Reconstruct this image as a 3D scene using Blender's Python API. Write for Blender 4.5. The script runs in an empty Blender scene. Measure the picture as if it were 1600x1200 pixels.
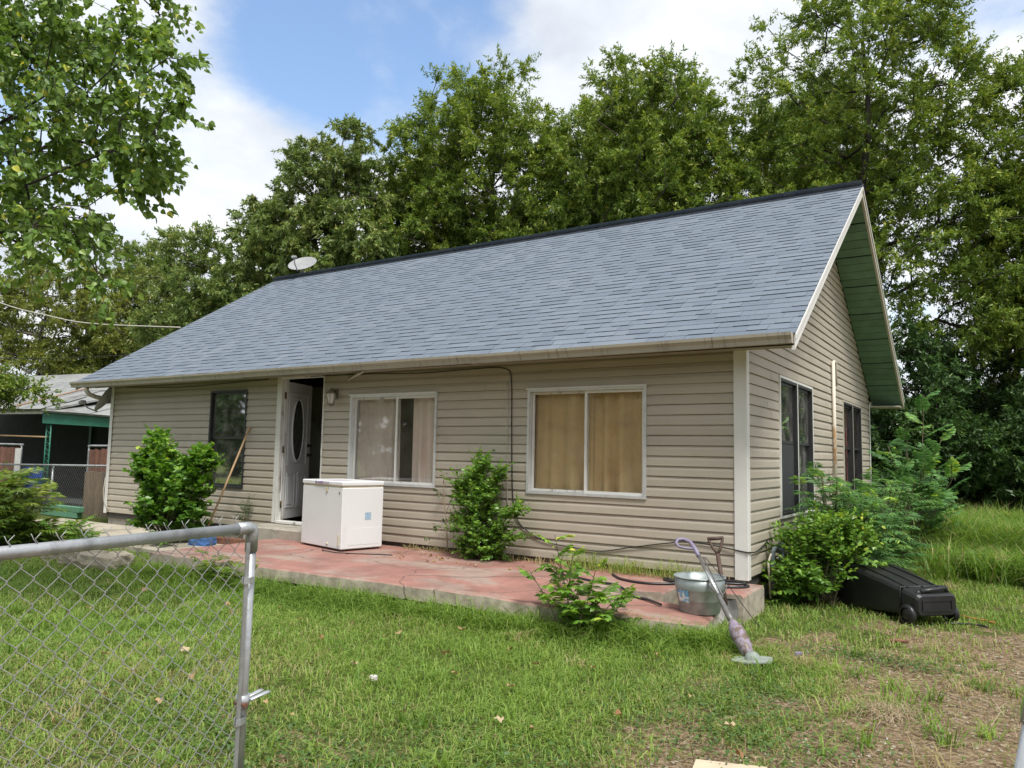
import bpy, math, random
import numpy as np
from mathutils import Vector, Matrix
R = math.radians
random.seed(7); rng = np.random.default_rng(7)
S = bpy.context.scene
COL = S.collection

# ------------------------------------------------------------------ camera
CAM = Vector((2.18225, -7.63443, 1.16869))
cf = Vector((-0.54336906, 0.83435434, 0.0927518)); cr = Vector((0.83879094, 0.54411078, 0.01931879)); cu = Vector((0.03434854, -0.0882966, 0.99550183))
cam = bpy.data.cameras.new('camera'); cam.sensor_width = 36; cam.lens = 1182.73 / 1600 * 36
cam.clip_start = .05; cam.clip_end = 2000
co = bpy.data.objects.new('camera', cam); COL.objects.link(co)
co.matrix_world = Matrix(((cr.x, cu.x, -cf.x, CAM.x), (cr.y, cu.y, -cf.y, CAM.y), (cr.z, cu.z, -cf.z, CAM.z), (0, 0, 0, 1)))
S.camera = co

# ------------------------------------------------------------------ light
SUN_EL, SUN_AZ = R(62), R(128)          # azimuth measured from +Y (north) towards +X
sd = Vector((math.sin(SUN_AZ) * math.cos(SUN_EL), math.cos(SUN_AZ) * math.cos(SUN_EL), math.sin(SUN_EL)))
sl = bpy.data.lights.new('sun', 'SUN'); sl.energy = 2.0; sl.angle = R(16); sl.color = (1, .97, .92)
so = bpy.data.objects.new('sun', sl); COL.objects.link(so); so.location = (6, -4, 20)
so.rotation_euler = (-sd).to_track_quat('-Z', 'Y').to_euler()
W = bpy.data.worlds.new('World'); S.world = W; W.use_nodes = True
S.view_settings.view_transform = 'Standard'; S.view_settings.look = 'None'
S.view_settings.exposure = 1.15; S.view_settings.gamma = 1; S.view_settings.use_curve_mapping = False


def build_sky():
    nt = W.node_tree; nt.nodes.clear(); N = nt.nodes.new; L = nt.links.new
    out = N('ShaderNodeOutputWorld'); bg = N('ShaderNodeBackground'); bg.inputs[1].default_value = 0.11
    sky = N('ShaderNodeTexSky'); sky.sky_type = 'NISHITA'; sky.sun_disc = False
    sky.sun_elevation = SUN_EL; sky.sun_rotation = SUN_AZ; sky.air_density = 1.2; sky.dust_density = .9; sky.ozone_density = 2.0
    tc = N('ShaderNodeTexCoord'); sep = N('ShaderNodeSeparateXYZ'); L(tc.outputs['Generated'], sep.inputs[0])

    def m(op, a, b=None, c=None):
        n = N('ShaderNodeMath'); n.operation = op
        for i, v in enumerate((a, b, c)):
            if v is None: continue
            if isinstance(v, (int, float)): n.inputs[i].default_value = v
            else: L(v, n.inputs[i])
        return n.outputs[0]
    zz = m('ADD', m('MAXIMUM', sep.outputs[2], 0.0), .22)
    cmb = N('ShaderNodeCombineXYZ'); L(m('DIVIDE', sep.outputs[0], zz), cmb.inputs[0]); L(m('DIVIDE', sep.outputs[1], zz), cmb.inputs[1])

    def noise(scale, detail, rough, off, dist=0.0):
        mp = N('ShaderNodeMapping'); mp.inputs['Location'].default_value = off; L(cmb.outputs[0], mp.inputs[0])
        n = N('ShaderNodeTexNoise'); n.inputs['Scale'].default_value = scale; n.inputs['Detail'].default_value = detail
        n.inputs['Roughness'].default_value = rough; n.inputs['Distortion'].default_value = dist; L(mp.outputs[0], n.inputs['Vector'])
        return n.outputs[0]
    n1 = noise(1.55, 9, .56, (3.1, 1.7, 0), .25)
    # one clearing in the clouds
    dp = N('ShaderNodeVectorMath'); dp.operation = 'DOT_PRODUCT'; L(tc.outputs['Generated'], dp.inputs[0])
    dp.inputs[1].default_value = Vector((-0.595, 0.627, 0.503)).normalized()
    mr = N('ShaderNodeMapRange'); mr.interpolation_type = 'SMOOTHSTEP'; L(dp.outputs['Value'], mr.inputs[0])
    mr.inputs[1].default_value = math.cos(R(13)); mr.inputs[2].default_value = math.cos(R(3)); mr.inputs[3].default_value = .14; mr.inputs[4].default_value = -.20
    dens = m('ADD', n1, mr.outputs[0])
    mk = N('ShaderNodeMapRange'); mk.interpolation_type = 'SMOOTHSTEP'; L(dens, mk.inputs[0])
    mk.inputs[1].default_value = .40; mk.inputs[2].default_value = .60
    n2 = noise(2.3, 6, .55, (7.7, 4.1, 2), .1)
    ramp = N('ShaderNodeValToRGB'); L(n2, ramp.inputs[0])
    e = ramp.color_ramp.elements; e[0].position = .32; e[0].color = (2.9, 3.15, 3.55, 1); e[1].position = .66; e[1].color = (5.0, 5.1, 5.25, 1)
    mix = N('ShaderNodeMix'); mix.data_type = 'RGBA'; L(mk.outputs[0], mix.inputs[0]); L(sky.outputs[0], mix.inputs[6]); L(ramp.outputs[0], mix.inputs[7])
    L(mix.outputs[2], bg.inputs[0]); L(bg.outputs[0], out.inputs[0])


build_sky()


# ------------------------------------------------------------------ helpers
def tag(o, label=None, cat=None, group=None, kind=None):
    if label: o['label'] = label
    if cat: o['category'] = cat
    if group: o['group'] = group
    if kind: o['kind'] = kind
    return o


def link(o, parent=None):
    COL.objects.link(o)
    if parent is not None:
        o.parent = parent
        o.matrix_parent_inverse = world_of(parent).inverted()
    return o


def world_of(o):
    m_ = o.matrix_basis.copy()
    if o.parent is not None: m_ = world_of(o.parent) @ o.matrix_parent_inverse @ m_
    return m_


def empty(name, loc, label=None, cat=None, group=None, parent=None):
    o = bpy.data.objects.new(name, None); o.empty_display_size = .2; o.location = loc
    link(o, parent); return tag(o, label, cat, group)


def mesh_np(name, v, f, mat, rnd=None, smooth=False):
    """f: (n,3) or (n,4) int array"""
    v = np.asarray(v, np.float32); f = np.asarray(f, np.int32); k = f.shape[1]
    me = bpy.data.meshes.new(name); me.vertices.add(len(v)); me.vertices.foreach_set('co', v.ravel())
    me.loops.add(f.size); me.loops.foreach_set('vertex_index', f.ravel())
    me.polygons.add(len(f)); me.polygons.foreach_set('loop_start', np.arange(0, f.size, k, dtype=np.int32))
    me.polygons.foreach_set('use_smooth', np.full(len(f), smooth, bool))
    if rnd is not None:
        a = me.attributes.new('rnd', 'FLOAT', 'FACE'); a.data.foreach_set('value', np.asarray(rnd, np.float32))
    me.update(); me.validate(); me.materials.append(mat); return me


class MB:
    def __init__(s): s.v = []; s.f = []; s.sm = []

    def add(s, vs, fs, sm=False):
        o = len(s.v); s.v += [tuple(p) for p in vs]
        for f in fs: s.f.append([i + o for i in f]); s.sm.append(sm)
        return s

    def box(s, lo, hi, M=None, b=0.0):
        x0, y0, z0 = lo; x1, y1, z1 = hi
        if b <= 0:
            vs = [(x0, y0, z0), (x1, y0, z0), (x1, y1, z0), (x0, y1, z0), (x0, y0, z1), (x1, y0, z1), (x1, y1, z1), (x0, y1, z1)]
            fs = [(0, 3, 2, 1), (4, 5, 6, 7), (0, 1, 5, 4), (1, 2, 6, 5), (2, 3, 7, 6), (3, 0, 4, 7)]
        else:   # chamfered box
            vs = []; idx = {}
            for ix in (0, 1):
                for iy in (0, 1):
                    for iz in (0, 1):
                        for ax in range(3):
                            p = [x1 if ix else x0, y1 if iy else y0, z1 if iz else z0]
                            for k, (i_, lo_, hi_) in enumerate(((ix, x0, x1), (iy, y0, y1), (iz, z0, z1))):
                                if k != ax: p[k] += -b if i_ else b
                            idx[(ix, iy, iz, ax)] = len(vs); vs.append(tuple(p))
            g = lambda a, b_, c, d: idx[(a, b_, c, d)]
            fs = []
            for i in (0, 1):
                q = [g(i, 0, 0, 0), g(i, 1, 0, 0), g(i, 1, 1, 0), g(i, 0, 1, 0)]; fs.append(q if i else q[::-1])
                q = [g(0, i, 0, 1), g(0, i, 1, 1), g(1, i, 1, 1), g(1, i, 0, 1)]; fs.append(q if i else q[::-1])
                q = [g(0, 0, i, 2), g(1, 0, i, 2), g(1, 1, i, 2), g(0, 1, i, 2)]; fs.append(q if i else q[::-1])
            for i in (0, 1):
                for j in (0, 1):
                    fs.append([g(i, j, 0, 0), g(i, j, 0, 1), g(i, j, 1, 1), g(i, j, 1, 0)])
                    fs.append([g(i, 0, j, 0), g(i, 0, j, 2), g(i, 1, j, 2), g(i, 1, j, 0)])
                    fs.append([g(0, i, j, 1), g(0, i, j, 2), g(1, i, j, 2), g(1, i, j, 1)])
                    for k in (0, 1): fs.append([g(i, j, k, 0), g(i, j, k, 1), g(i, j, k, 2)])
        if M is not None: vs = [tuple(M @ Vector(p)) for p in vs]
        return s.add(vs, fs)

    def tube(s, pts, r, n=8, cap=True, flat=1.0):
        pts = [Vector(p) for p in pts]; rs = r if isinstance(r, (list, tuple)) else [r] * len(pts)
        up = Vector((0, 0, 1)); vs = []; nrm = None
        for i, p in enumerate(pts):
            t = (pts[min(i + 1, len(pts) - 1)] - pts[max(i - 1, 0)]).normalized()
            if nrm is None:
                a = up if abs(t.z) < .9 else Vector((1, 0, 0)); nrm = t.cross(a).normalized()
            nrm = (nrm - t * nrm.dot(t)).normalized(); bi = t.cross(nrm)
            for k in range(n):
                a = 2 * math.pi * k / n; vs.append(p + (nrm * math.cos(a) + bi * math.sin(a) * flat) * rs[i])
        fs = []
        for i in range(len(pts) - 1):
            for k in range(n):
                k2 = (k + 1) % n; fs.append((i * n + k, i * n + k2, (i + 1) * n + k2, (i + 1) * n + k))
        s.add(vs, fs, True)
        if cap:
            o = len(s.v) - len(vs); s.f.append([o + k for k in range(n)][::-1]); s.sm.append(False)
            o2 = o + (len(pts) - 1) * n; s.f.append([o2 + k for k in range(n)]); s.sm.append(False)
        return s

    def lathe(s, prof, c, n=24, M=None):
        vs = []; fs = []
        for (r, z) in prof:
            for k in range(n):
                a = 2 * math.pi * k / n; p = Vector((r * math.cos(a), r * math.sin(a), z))
                p = (M @ p) if M is not None else p + Vector(c)
                vs.append(p)
        for i in range(len(prof) - 1):
            for k in range(n):
                k2 = (k + 1) % n; fs.append((i * n + k, i * n + k2, (i + 1) * n + k2, (i + 1) * n + k))
        return s.add(vs, fs, True)

    def prism(s, poly, d):
        """poly: 3-D loop; d: extrusion vector"""
        n = len(poly); d = Vector(d); a = [Vector(p) for p in poly]; b = [p + d for p in a]
        fs = [list(range(n))[::-1], list(range(n, 2 * n))] + [(i, (i + 1) % n, n + (i + 1) % n, n + i) for i in range(n)]
        return s.add(a + b, fs)

    def quad(s, *p): return s.add(p, [tuple(range(len(p)))])

    def mesh(s, name, mat):
        me = bpy.data.meshes.new(name); me.from_pydata([tuple(p) for p in s.v], [], s.f)
        me.polygons.foreach_set('use_smooth', s.sm); me.update(); me.materials.append(mat); return me

    def build(s, name, mat, parent=None, label=None, cat=None, group=None, kind=None, loc=None):
        me = s.mesh(name, mat)
        o = bpy.data.objects.new(name, me)
        if loc is not None:
            me.transform(Matrix.Translation(-Vector(loc))); o.location = loc
        link(o, parent); return tag(o, label, cat, group, kind)


def obj(name, me, parent=None, M=None, label=None, cat=None, group=None, kind=None):
    o = bpy.data.objects.new(name, me)
    if M is not None: o.matrix_basis = M
    link(o, parent); return tag(o, label, cat, group, kind)


# ------------------------------------------------------------------ materials
def nodes(name):
    m = bpy.data.materials.new(name); m.use_nodes = True; nt = m.node_tree
    return m, nt, nt.nodes['Principled BSDF']


def mat(name, col, rough=.6, var=.12, scale=6, metal=0.0, bump=.0, bscale=40, col2=None, stain=None, sscale=(1, 1, 1), samt=(.55, .72), objvar=0.0, spec=.5, stretch=(1, 1, 1), detail=4):
    m, nt, b = nodes(name); N = nt.nodes.new; L = nt.links.new
    b.inputs['Roughness'].default_value = rough; b.inputs['Metallic'].default_value = metal; b.inputs['Specular IOR Level'].default_value = spec
    tc = N('ShaderNodeTexCoord'); mp = N('ShaderNodeMapping'); mp.inputs['Scale'].default_value = stretch; L(tc.outputs['Object'], mp.inputs[0])
    geo = N('ShaderNodeNewGeometry'); mp2 = N('ShaderNodeMapping'); mp2.inputs['Scale'].default_value = stretch; L(geo.outputs['Position'], mp2.inputs[0])
    n = N('ShaderNodeTexNoise'); n.inputs['Scale'].default_value = scale; n.inputs['Detail'].default_value = detail; n.inputs['Roughness'].default_value = .62; L(mp2.outputs[0], n.inputs['Vector'])
    r = N('ShaderNodeValToRGB'); L(n.outputs[0], r.inputs[0])
    c2 = col2 or tuple(c * (1 + var) for c in col); c1 = tuple(c * (1 - var) for c in col) if col2 is None else col
    r.color_ramp.elements[0].position = .34; r.color_ramp.elements[1].position = .66
    r.color_ramp.elements[0].color = (*c1, 1); r.color_ramp.elements[1].color = (*c2, 1)
    c = r.outputs[0]
    if stain:
        mp3 = N('ShaderNodeMapping'); mp3.inputs['Scale'].default_value = sscale; L(geo.outputs['Position'], mp3.inputs[0])
        n3 = N('ShaderNodeTexNoise'); n3.inputs['Scale'].default_value = 1; n3.inputs['Detail'].default_value = 7; n3.inputs['Roughness'].default_value = .65; L(mp3.outputs[0], n3.inputs['Vector'])
        mr = N('ShaderNodeMapRange'); mr.interpolation_type = 'SMOOTHSTEP'; mr.inputs[1].default_value = samt[0]; mr.inputs[2].default_value = samt[1]; L(n3.outputs[0], mr.inputs[0])
        mx = N('ShaderNodeMix'); mx.data_type = 'RGBA'; L(mr.outputs[0], mx.inputs[0]); L(c, mx.inputs[6]); mx.inputs[7].default_value = (*stain, 1); c = mx.outputs[2]
    if objvar:
        oi = N('ShaderNodeObjectInfo'); hs = N('ShaderNodeHueSaturation'); mr = N('ShaderNodeMapRange'); L(oi.outputs['Random'], mr.inputs[0])
        mr.inputs[3].default_value = 1 - objvar; mr.inputs[4].default_value = 1 + objvar; L(mr.outputs[0], hs.inputs['Value']); L(c, hs.inputs['Color']); c = hs.outputs[0]
    L(c, b.inputs['Base Color'])
    if bump:
        nb = N('ShaderNodeTexNoise'); nb.inputs['Scale'].default_value = bscale; nb.inputs['Detail'].default_value = 5; L(mp2.outputs[0], nb.inputs['Vector'])
        bp = N('ShaderNodeBump'); bp.inputs['Strength'].default_value = bump; bp.inputs['Distance'].default_value = .01; L(nb.outputs[0], bp.inputs['Height']); L(bp.outputs[0], b.inputs['Normal'])
    return m


def leafmat(name, cols, trans=.3, rough=.45, spec=.35):
    """cols: list of (pos, rgb) over the per-leaf random value"""
    m, nt, b = nodes(name); N = nt.nodes.new; L = nt.links.new
    at = N('ShaderNodeAttribute'); at.attribute_name = 'rnd'; r = N('ShaderNodeValToRGB'); L(at.outputs['Fac'], r.inputs[0])
    cr_ = r.color_ramp
    while len(cr_.elements) < len(cols): cr_.elements.new(.5)
    for e, (p, c) in zip(cr_.elements, cols): e.position = p; e.color = (*c, 1)
    b.inputs['Roughness'].default_value = rough; b.inputs['Specular IOR Level'].default_value = spec
    L(r.outputs[0], b.inputs['Base Color'])
    t = N('ShaderNodeBsdfTranslucent'); hs = N('ShaderNodeHueSaturation'); hs.inputs['Value'].default_value = 1.5; hs.inputs['Saturation'].default_value = 1.1; hs.inputs['Hue'].default_value = .485
    L(r.outputs[0], hs.inputs['Color']); L(hs.outputs[0], t.inputs[0])
    mx = N('ShaderNodeMixShader'); mx.inputs[0].default_value = trans; L(b.outputs[0], mx.inputs[1]); L(t.outputs[0], mx.inputs[2])
    L(mx.outputs[0], nt.nodes['Material Output'].inputs[0]); return m


def glassmat(name, tint=(1, 1, 1), refl=1.0, dirt=.06):
    m, nt, b = nodes(name); N = nt.nodes.new; L = nt.links.new; nt.nodes.remove(b)
    fr = N('ShaderNodeFresnel'); fr.inputs[0].default_value = 1.5
    mu = N('ShaderNodeMath'); mu.operation = 'MULTIPLY'; mu.inputs[1].default_value = refl; L(fr.outputs[0], mu.inputs[0])
    tr = N('ShaderNodeBsdfTransparent'); tr.inputs[0].default_value = (*tint, 1); gl = N('ShaderNodeBsdfGlossy'); gl.inputs['Roughness'].default_value = .03
    geo = N('ShaderNodeNewGeometry'); n = N('ShaderNodeTexNoise'); n.inputs['Scale'].default_value = 5; n.inputs['Detail'].default_value = 6; L(geo.outputs['Position'], n.inputs['Vector'])
    mr = N('ShaderNodeMapRange'); mr.inputs[1].default_value = .45; mr.inputs[2].default_value = .8; mr.inputs[3].default_value = dirt * .3; mr.inputs[4].default_value = dirt * 2; L(n.outputs[0], mr.inputs[0])
    df = N('ShaderNodeBsdfDiffuse'); df.inputs[0].default_value = (.55, .53, .48, 1)
    a = N('ShaderNodeMixShader'); L(mu.outputs[0], a.inputs[0]); L(tr.outputs[0], a.inputs[1]); L(gl.outputs[0], a.inputs[2])
    c = N('ShaderNodeMixShader'); L(mr.outputs[0], c.inputs[0]); L(a.outputs[0], c.inputs[1]); L(df.outputs[0], c.inputs[2])
    L(c.outputs[0], nt.nodes['Material Output'].inputs[0]); return m


M = {}
M['siding'] = mat('vinyl siding', (.440, .390, .312), .5, .05, 1.2, stain=(.355, .308, .24), sscale=(1.1, 1.1, 3.2), samt=(.56, .80), objvar=.035, bump=.10, bscale=55)
M['sheath'] = mat('dark wall sheathing', (.06, .055, .05), .9, .15, 3)
M['trim'] = mat('white trim', (.72, .71, .67), .5, .04, 3, stain=(.42, .39, .33), sscale=(7, 7, 1.6), samt=(.57, .8))
M['wtrim'] = mat('weathered white paint', (.68, .67, .63), .6, .05, 4, stain=(.30, .27, .23), sscale=(14, 14, 2.2), samt=(.54, .66), bump=.25, bscale=60)
M['beige'] = mat('beige aluminium', (.47, .435, .365), .45, .06, 2, stain=(.22, .19, .15), sscale=(9, 5, 2), samt=(.58, .80))
M['soffit'] = mat('beige soffit', (.34, .30, .24), .7, .1, 2)
M['gutter'] = mat('gutter paint', (.40, .36, .295), .42, .05, 3, stain=(.17, .14, .11), sscale=(26, 4, 1.1), samt=(.53, .72))
M['shingle'] = mat('blue grey shingle', (.140, .170, .208), .82, .18, 150, objvar=.05, bump=.35, bscale=260, detail=3, stain=(.165, .193, .228), sscale=(.8, .5, .5), samt=(.45, .7))
M['shingle_b'] = mat('blue grey shingle worn', (.122, .150, .187), .82, .18, 150, objvar=.05, bump=.35, bscale=260, detail=3, stain=(.150, .182, .228), sscale=(.5, .9, .9), samt=(.5, .75))
M['butt'] = mat('asphalt edge shadow line', (.028, .032, .042), .9, .2, 40)  # near-black edge colour paints the shadow line below each shingle tab
M['ridge'] = mat('dark ridge shingle', (.062, .072, .092), .85, .25, 90, objvar=.2, bump=.5, bscale=200)
M['green'] = mat('green painted plank', (.135, .235, .160), .65, .12, 5, stain=(.10, .18, .125), sscale=(3, 5, 5), samt=(.55, .75), objvar=.10, bump=.2, bscale=30)
M['gap'] = mat('dark underside', (.025, .03, .025), .9)
M['alu'] = mat('aluminium window frame', (.62, .63, .62), .4, .06, 8, metal=.25, stain=(.40, .39, .36), sscale=(9, 9, 9), samt=(.55, .75))
M['blackfr'] = mat('dark bronze window frame', (.030, .031, .032), .42, .15, 6)
M['screen'] = mat('dark window screen', (.035, .038, .04), .8, .2, 30)
M['glass'] = glassmat('window glass', (.97, .97, .96), .30, .03)
M['dglass'] = glassmat('dim window glass', (.66, .76, .72), .9, .17)  # heavier dirt haze paints a grey-green reflection onto these panes
M['curt_g'] = mat('gold tan curtain', (.66, .49, .265), .85, .07, 2.2, stain=(.50, .33, .155), sscale=(1.2, 1.2, 1.6), samt=(.42, .75), bump=.1, bscale=160)
M['curt_p'] = mat('mauve beige curtain', (.80, .68, .61), .85, .05, 3, bump=.1, bscale=160)
M['curt_r'] = mat('dark red curtain', (.28, .07, .06), .85, .15, 3)
M['door'] = mat('white door paint', (.80, .81, .82), .38, .03, 3, stain=(.5, .5, .5), sscale=(4, 4, 2), samt=(.6, .8))
M['oval'] = mat('dark leaded glass', (.06, .07, .07), .12, .3, 12, spec=.6)
M['brass'] = mat('aged brass', (.20, .15, .08), .45, .2, 20, metal=.8)
M['black'] = mat('black metal', (.02, .02, .02), .4)
M['lampb'] = mat('taupe lantern', (.19, .165, .12), .5, .2, 10, metal=.3)
M['lampg'] = mat('frosted lantern glass', (.55, .53, .46), .3, .08, 10)
M['conc'] = mat('concrete', (.36, .33, .275), .85, .16, 5, stain=(.16, .14, .11), sscale=(3, 3, 6), samt=(.50, .70), bump=.5, bscale=45)
M['conc_l'] = mat('old path concrete', (.40, .36, .285), .9, .12, 3, stain=(.24, .205, .15), sscale=(2, 2, 2), samt=(.48, .68), bump=.5, bscale=40)


def slabmat():
    m = mat('faded red concrete', (.315, .152, .122), .75, .16, 3.2, stain=(.33, .245, .20), sscale=(1.1, 2.2, 2), samt=(.46, .62), bump=.35, bscale=50)
    nt = m.node_tree; N = nt.nodes.new; L = nt.links.new; b = nt.nodes['Principled BSDF']
    src = b.inputs['Base Color'].links[0].from_socket; geo = N('ShaderNodeNewGeometry')
    # dark mildew blotches
    n = N('ShaderNodeTexNoise'); n.inputs['Scale'].default_value = 2.1; n.inputs['Detail'].default_value = 8; n.inputs['Roughness'].default_value = .7
    mp = N('ShaderNodeMapping'); mp.inputs['Location'].default_value = (5, 3, 1); L(geo.outputs['Position'], mp.inputs[0]); L(mp.outputs[0], n.inputs['Vector'])
    mr = N('ShaderNodeMapRange'); mr.inputs[1].default_value = .44; mr.inputs[2].default_value = .70; mr.inputs[4].default_value = .8; L(n.outputs[0], mr.inputs[0])
    mx = N('ShaderNodeMix'); mx.data_type = 'RGBA'; L(mr.outputs[0], mx.inputs[0]); L(src, mx.inputs[6]); mx.inputs[7].default_value = (.175, .095, .075, 1)
    # bare concrete on the sides
    sp = N('ShaderNodeSeparateXYZ'); L(geo.outputs['Normal'], sp.inputs[0])
    mr2 = N('ShaderNodeMapRange'); mr2.inputs[1].default_value = .35; mr2.inputs[2].default_value = .8; L(sp.outputs[2], mr2.inputs[0])
    nc = N('ShaderNodeTexNoise'); nc.inputs['Scale'].default_value = 9; nc.inputs['Detail'].default_value = 6; L(geo.outputs['Position'], nc.inputs['Vector'])
    rc = N('ShaderNodeValToRGB'); L(nc.outputs[0], rc.inputs[0]); rc.color_ramp.elements[0].color = (.25, .215, .165, 1); rc.color_ramp.elements[1].color = (.50, .44, .35, 1)
    rc.color_ramp.elements[0].position = .3; rc.color_ramp.elements[1].position = .65
    m2 = N('ShaderNodeMix'); m2.data_type = 'RGBA'; L(mr2.outputs[0], m2.inputs[0]); L(rc.outputs[0], m2.inputs[6]); L(mx.outputs[2], m2.inputs[7])
    nw = N('ShaderNodeTexNoise'); nw.inputs['Scale'].default_value = 1.3; nw.inputs['Detail'].default_value = 6; L(geo.outputs['Position'], nw.inputs['Vector'])
    va = N('ShaderNodeVectorMath'); va.operation = 'MULTIPLY_ADD'; L(nw.outputs['Color'], va.inputs[0]); va.inputs[1].default_value = (.7, .7, 0); L(geo.outputs['Position'], va.inputs[2])
    vo = N('ShaderNodeTexVoronoi'); vo.feature = 'DISTANCE_TO_EDGE'; vo.inputs['Scale'].default_value = .62; L(va.outputs[0], vo.inputs['Vector'])
    mc = N('ShaderNodeMapRange'); mc.inputs[1].default_value = .002; mc.inputs[2].default_value = .009; mc.inputs[3].default_value = .7; mc.inputs[4].default_value = 0; L(vo.outputs['Distance'], mc.inputs[0])
    m3 = N('ShaderNodeMix'); m3.data_type = 'RGBA'; L(mc.outputs[0], m3.inputs[0]); L(m2.outputs[2], m3.inputs[6]); m3.inputs[7].default_value = (.09, .06, .045, 1)
    L(m3.outputs[2], b.inputs['Base Color']); return m


M['slab'] = slabmat()
M['footing'] = mat('dark footing', (.085, .07, .05), .95, .25, 9, bump=.5, bscale=40)  # dark soil base, its tone deepens the shade gap under the slab rim
M['galv'] = mat('galvanised steel', (.42, .435, .445), .42, .13, 14, metal=.55, stain=(.27, .275, .28), sscale=(9, 9, 4), samt=(.5, .7), bump=.12, bscale=90)
M['wire'] = mat('galvanised wire', (.34, .34, .335), .5, .2, 20, metal=.4)
M['freezer'] = mat('white enamel', (.76, .77, .77), .32, .02, 2, stain=(.60, .58, .53), sscale=(2.5, 2.5, 1.3), samt=(.6, .82))
M['seal'] = mat('yellowed seal', (.60, .54, .38), .5, .1, 8)
M['purple_stain'] = mat('purple stained lid', (.55, .51, .56), .4, .1, 8, stain=(.27, .20, .36), sscale=(7, 7, 7), samt=(.48, .62))
M['label'] = mat('pale blue label', (.36, .49, .62), .5, .25, 60)
M['bucket'] = mat('galvanised bucket', (.33, .37, .365), .45, .16, 9, metal=.45, stain=(.22, .24, .235), sscale=(6, 6, 6), samt=(.5, .7))
M['sticker'] = mat('blue and white sticker', (.12, .34, .55), .45, .05, 5, stain=(.7, .74, .76), sscale=(14, 14, 14), samt=(.5, .54))
M['purple'] = mat('faded purple plastic', (.215, .185, .265), .45, .1, 6)
M['purple_d'] = mat('dirty purple plastic', (.27, .225, .285), .5, .12, 9, stain=(.14, .10, .075), sscale=(16, 16, 16), samt=(.45, .58))
M['steel'] = mat('dull chrome', (.52, .52, .51), .25, .1, 10, metal=.8)
M['darksteel'] = mat('grey shaft', (.16, .155, .145), .5, .2, 14, metal=.4)
M['guard'] = mat('grey green plastic plate', (.25, .285, .25), .6, .15, 12)
M['rustwood'] = mat('dark brown shovel', (.075, .045, .032), .7, .3, 18)
M['hose'] = mat('black hose', (.016, .016, .018), .38, .2, 10)
M['cart'] = mat('black weathered plastic', (.010, .0105, .011), .45, .2, 4, stain=(.020, .021, .022), sscale=(4, 4, 4), samt=(.5, .7), bump=.08, bscale=30)
M['cable'] = mat('black cable', (.018, .017, .017), .6)
M['wcable'] = mat('weathered white cable', (.50, .47, .40), .6, .1, 8)
M['pvc'] = mat('white conduit with rust', (.66, .60, .49), .5, .06, 5, stain=(.42, .21, .07), sscale=(6, 6, 1.6), samt=(.50, .62))
M['gas'] = mat('grey pipe', (.20, .23, .26), .5, .15, 8)
M['wood'] = mat('pale wooden pole', (.44, .29, .155), .6, .15, 7, stretch=(1, 1, .2))
M['oldwood'] = mat('weathered plank', (.20, .145, .095), .85, .25, 8, stretch=(3, 3, .5), objvar=.2, stain=(.09, .075, .065), sscale=(3, 3, 1), samt=(.5, .7))
M['stone'] = mat('pale limestone', (.36, .315, .235), .9, .2, 6, stain=(.20, .17, .12), sscale=(5, 5, 5), samt=(.5, .7), bump=.8, bscale=25, objvar=.12)
M['rust'] = mat('rusty timber', (.17, .075, .045), .85, .25, 9)
M['mat'] = mat('black rubber mat', (.03, .03, .032), .8, .3, 40)
M['blue'] = mat('blue tarp', (.018, .06, .26), .5, .2, 7)
M['bluerag'] = mat('blue cloth', (.06, .15, .38), .8, .2, 9)
M['whiteplastic'] = mat('white plastic', (.72, .72, .70), .5, .06, 9, stain=(.35, .33, .28), sscale=(9, 9, 9), samt=(.56, .7))
M['card'] = mat('tan board', (.50, .40, .28), .8, .1, 9)
M['orange'] = mat('orange handle', (.45, .11, .03), .5, .1, 9)
M['paper'] = mat('crumpled paper', (.66, .60, .58), .8, .15, 30)
M['dishp'] = mat('pale dish paint', (.29, .295, .29), .4, .05, 5, stain=(.22, .22, .215), sscale=(7, 7, 7), samt=(.5, .7))
M['dishg'] = mat('grey dish arm', (.30, .30, .31), .5, .1, 9)
M['bark'] = mat('grey brown bark', (.085, .070, .055), .9, .35, 9, stretch=(1, 1, .35), bump=.8, bscale=30)
M['barkd'] = mat('dark bark', (.045, .036, .028), .9, .3, 9, bump=.6, bscale=30)
M['stem'] = mat('brown green stem', (.12, .11, .06), .8, .25, 12)
M['drystem'] = mat('dry stem', (.30, .24, .15), .85, .2, 12)
M['metalroof'] = mat('pale old roofing', (.25, .255, .245), .6, .18, 2.4, stain=(.14, .13, .115), sscale=(1.2, 1.2, 4), samt=(.5, .72), objvar=.1)
M['rustroof'] = mat('rust strip', (.30, .16, .09), .8, .2, 4)
M['gpaint'] = mat('bright green paint', (.028, .165, .105), .55, .14, 4)
M['gpaint_l'] = mat('pale green block', (.11, .26, .16), .7, .16, 5)
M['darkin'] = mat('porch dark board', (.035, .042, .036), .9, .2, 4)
M['slat'] = mat('reddish fence slat', (.20, .095, .065), .8, .2, 9, objvar=.22)
M['tanwall'] = mat('tan stucco', (.30, .225, .14), .85, .12, 3)
M['brownroof'] = mat('brown old roof', (.12, .075, .055), .9, .25, 5)
M['dryleaf'] = leafmat('dry leaf', [(0, (.34, .22, .11)), (.5, (.42, .29, .15)), (.8, (.26, .14, .06)), (1, (.46, .36, .22))], .15, .7)
G = [(0, (.022, .050, .010)), (.35, (.038, .082, .015)), (.75, (.064, .118, .022)), (.97, (.115, .150, .035)), (1, (.16, .17, .05))]
M['leaf_elm'] = leafmat('elm leaves', [(0, (0.098, 0.160, 0.027)), (.4, (0.167, 0.255, 0.040)), (.8, (0.285, 0.361, 0.061)), (1, (0.469, 0.458, 0.096))], .30)
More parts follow.
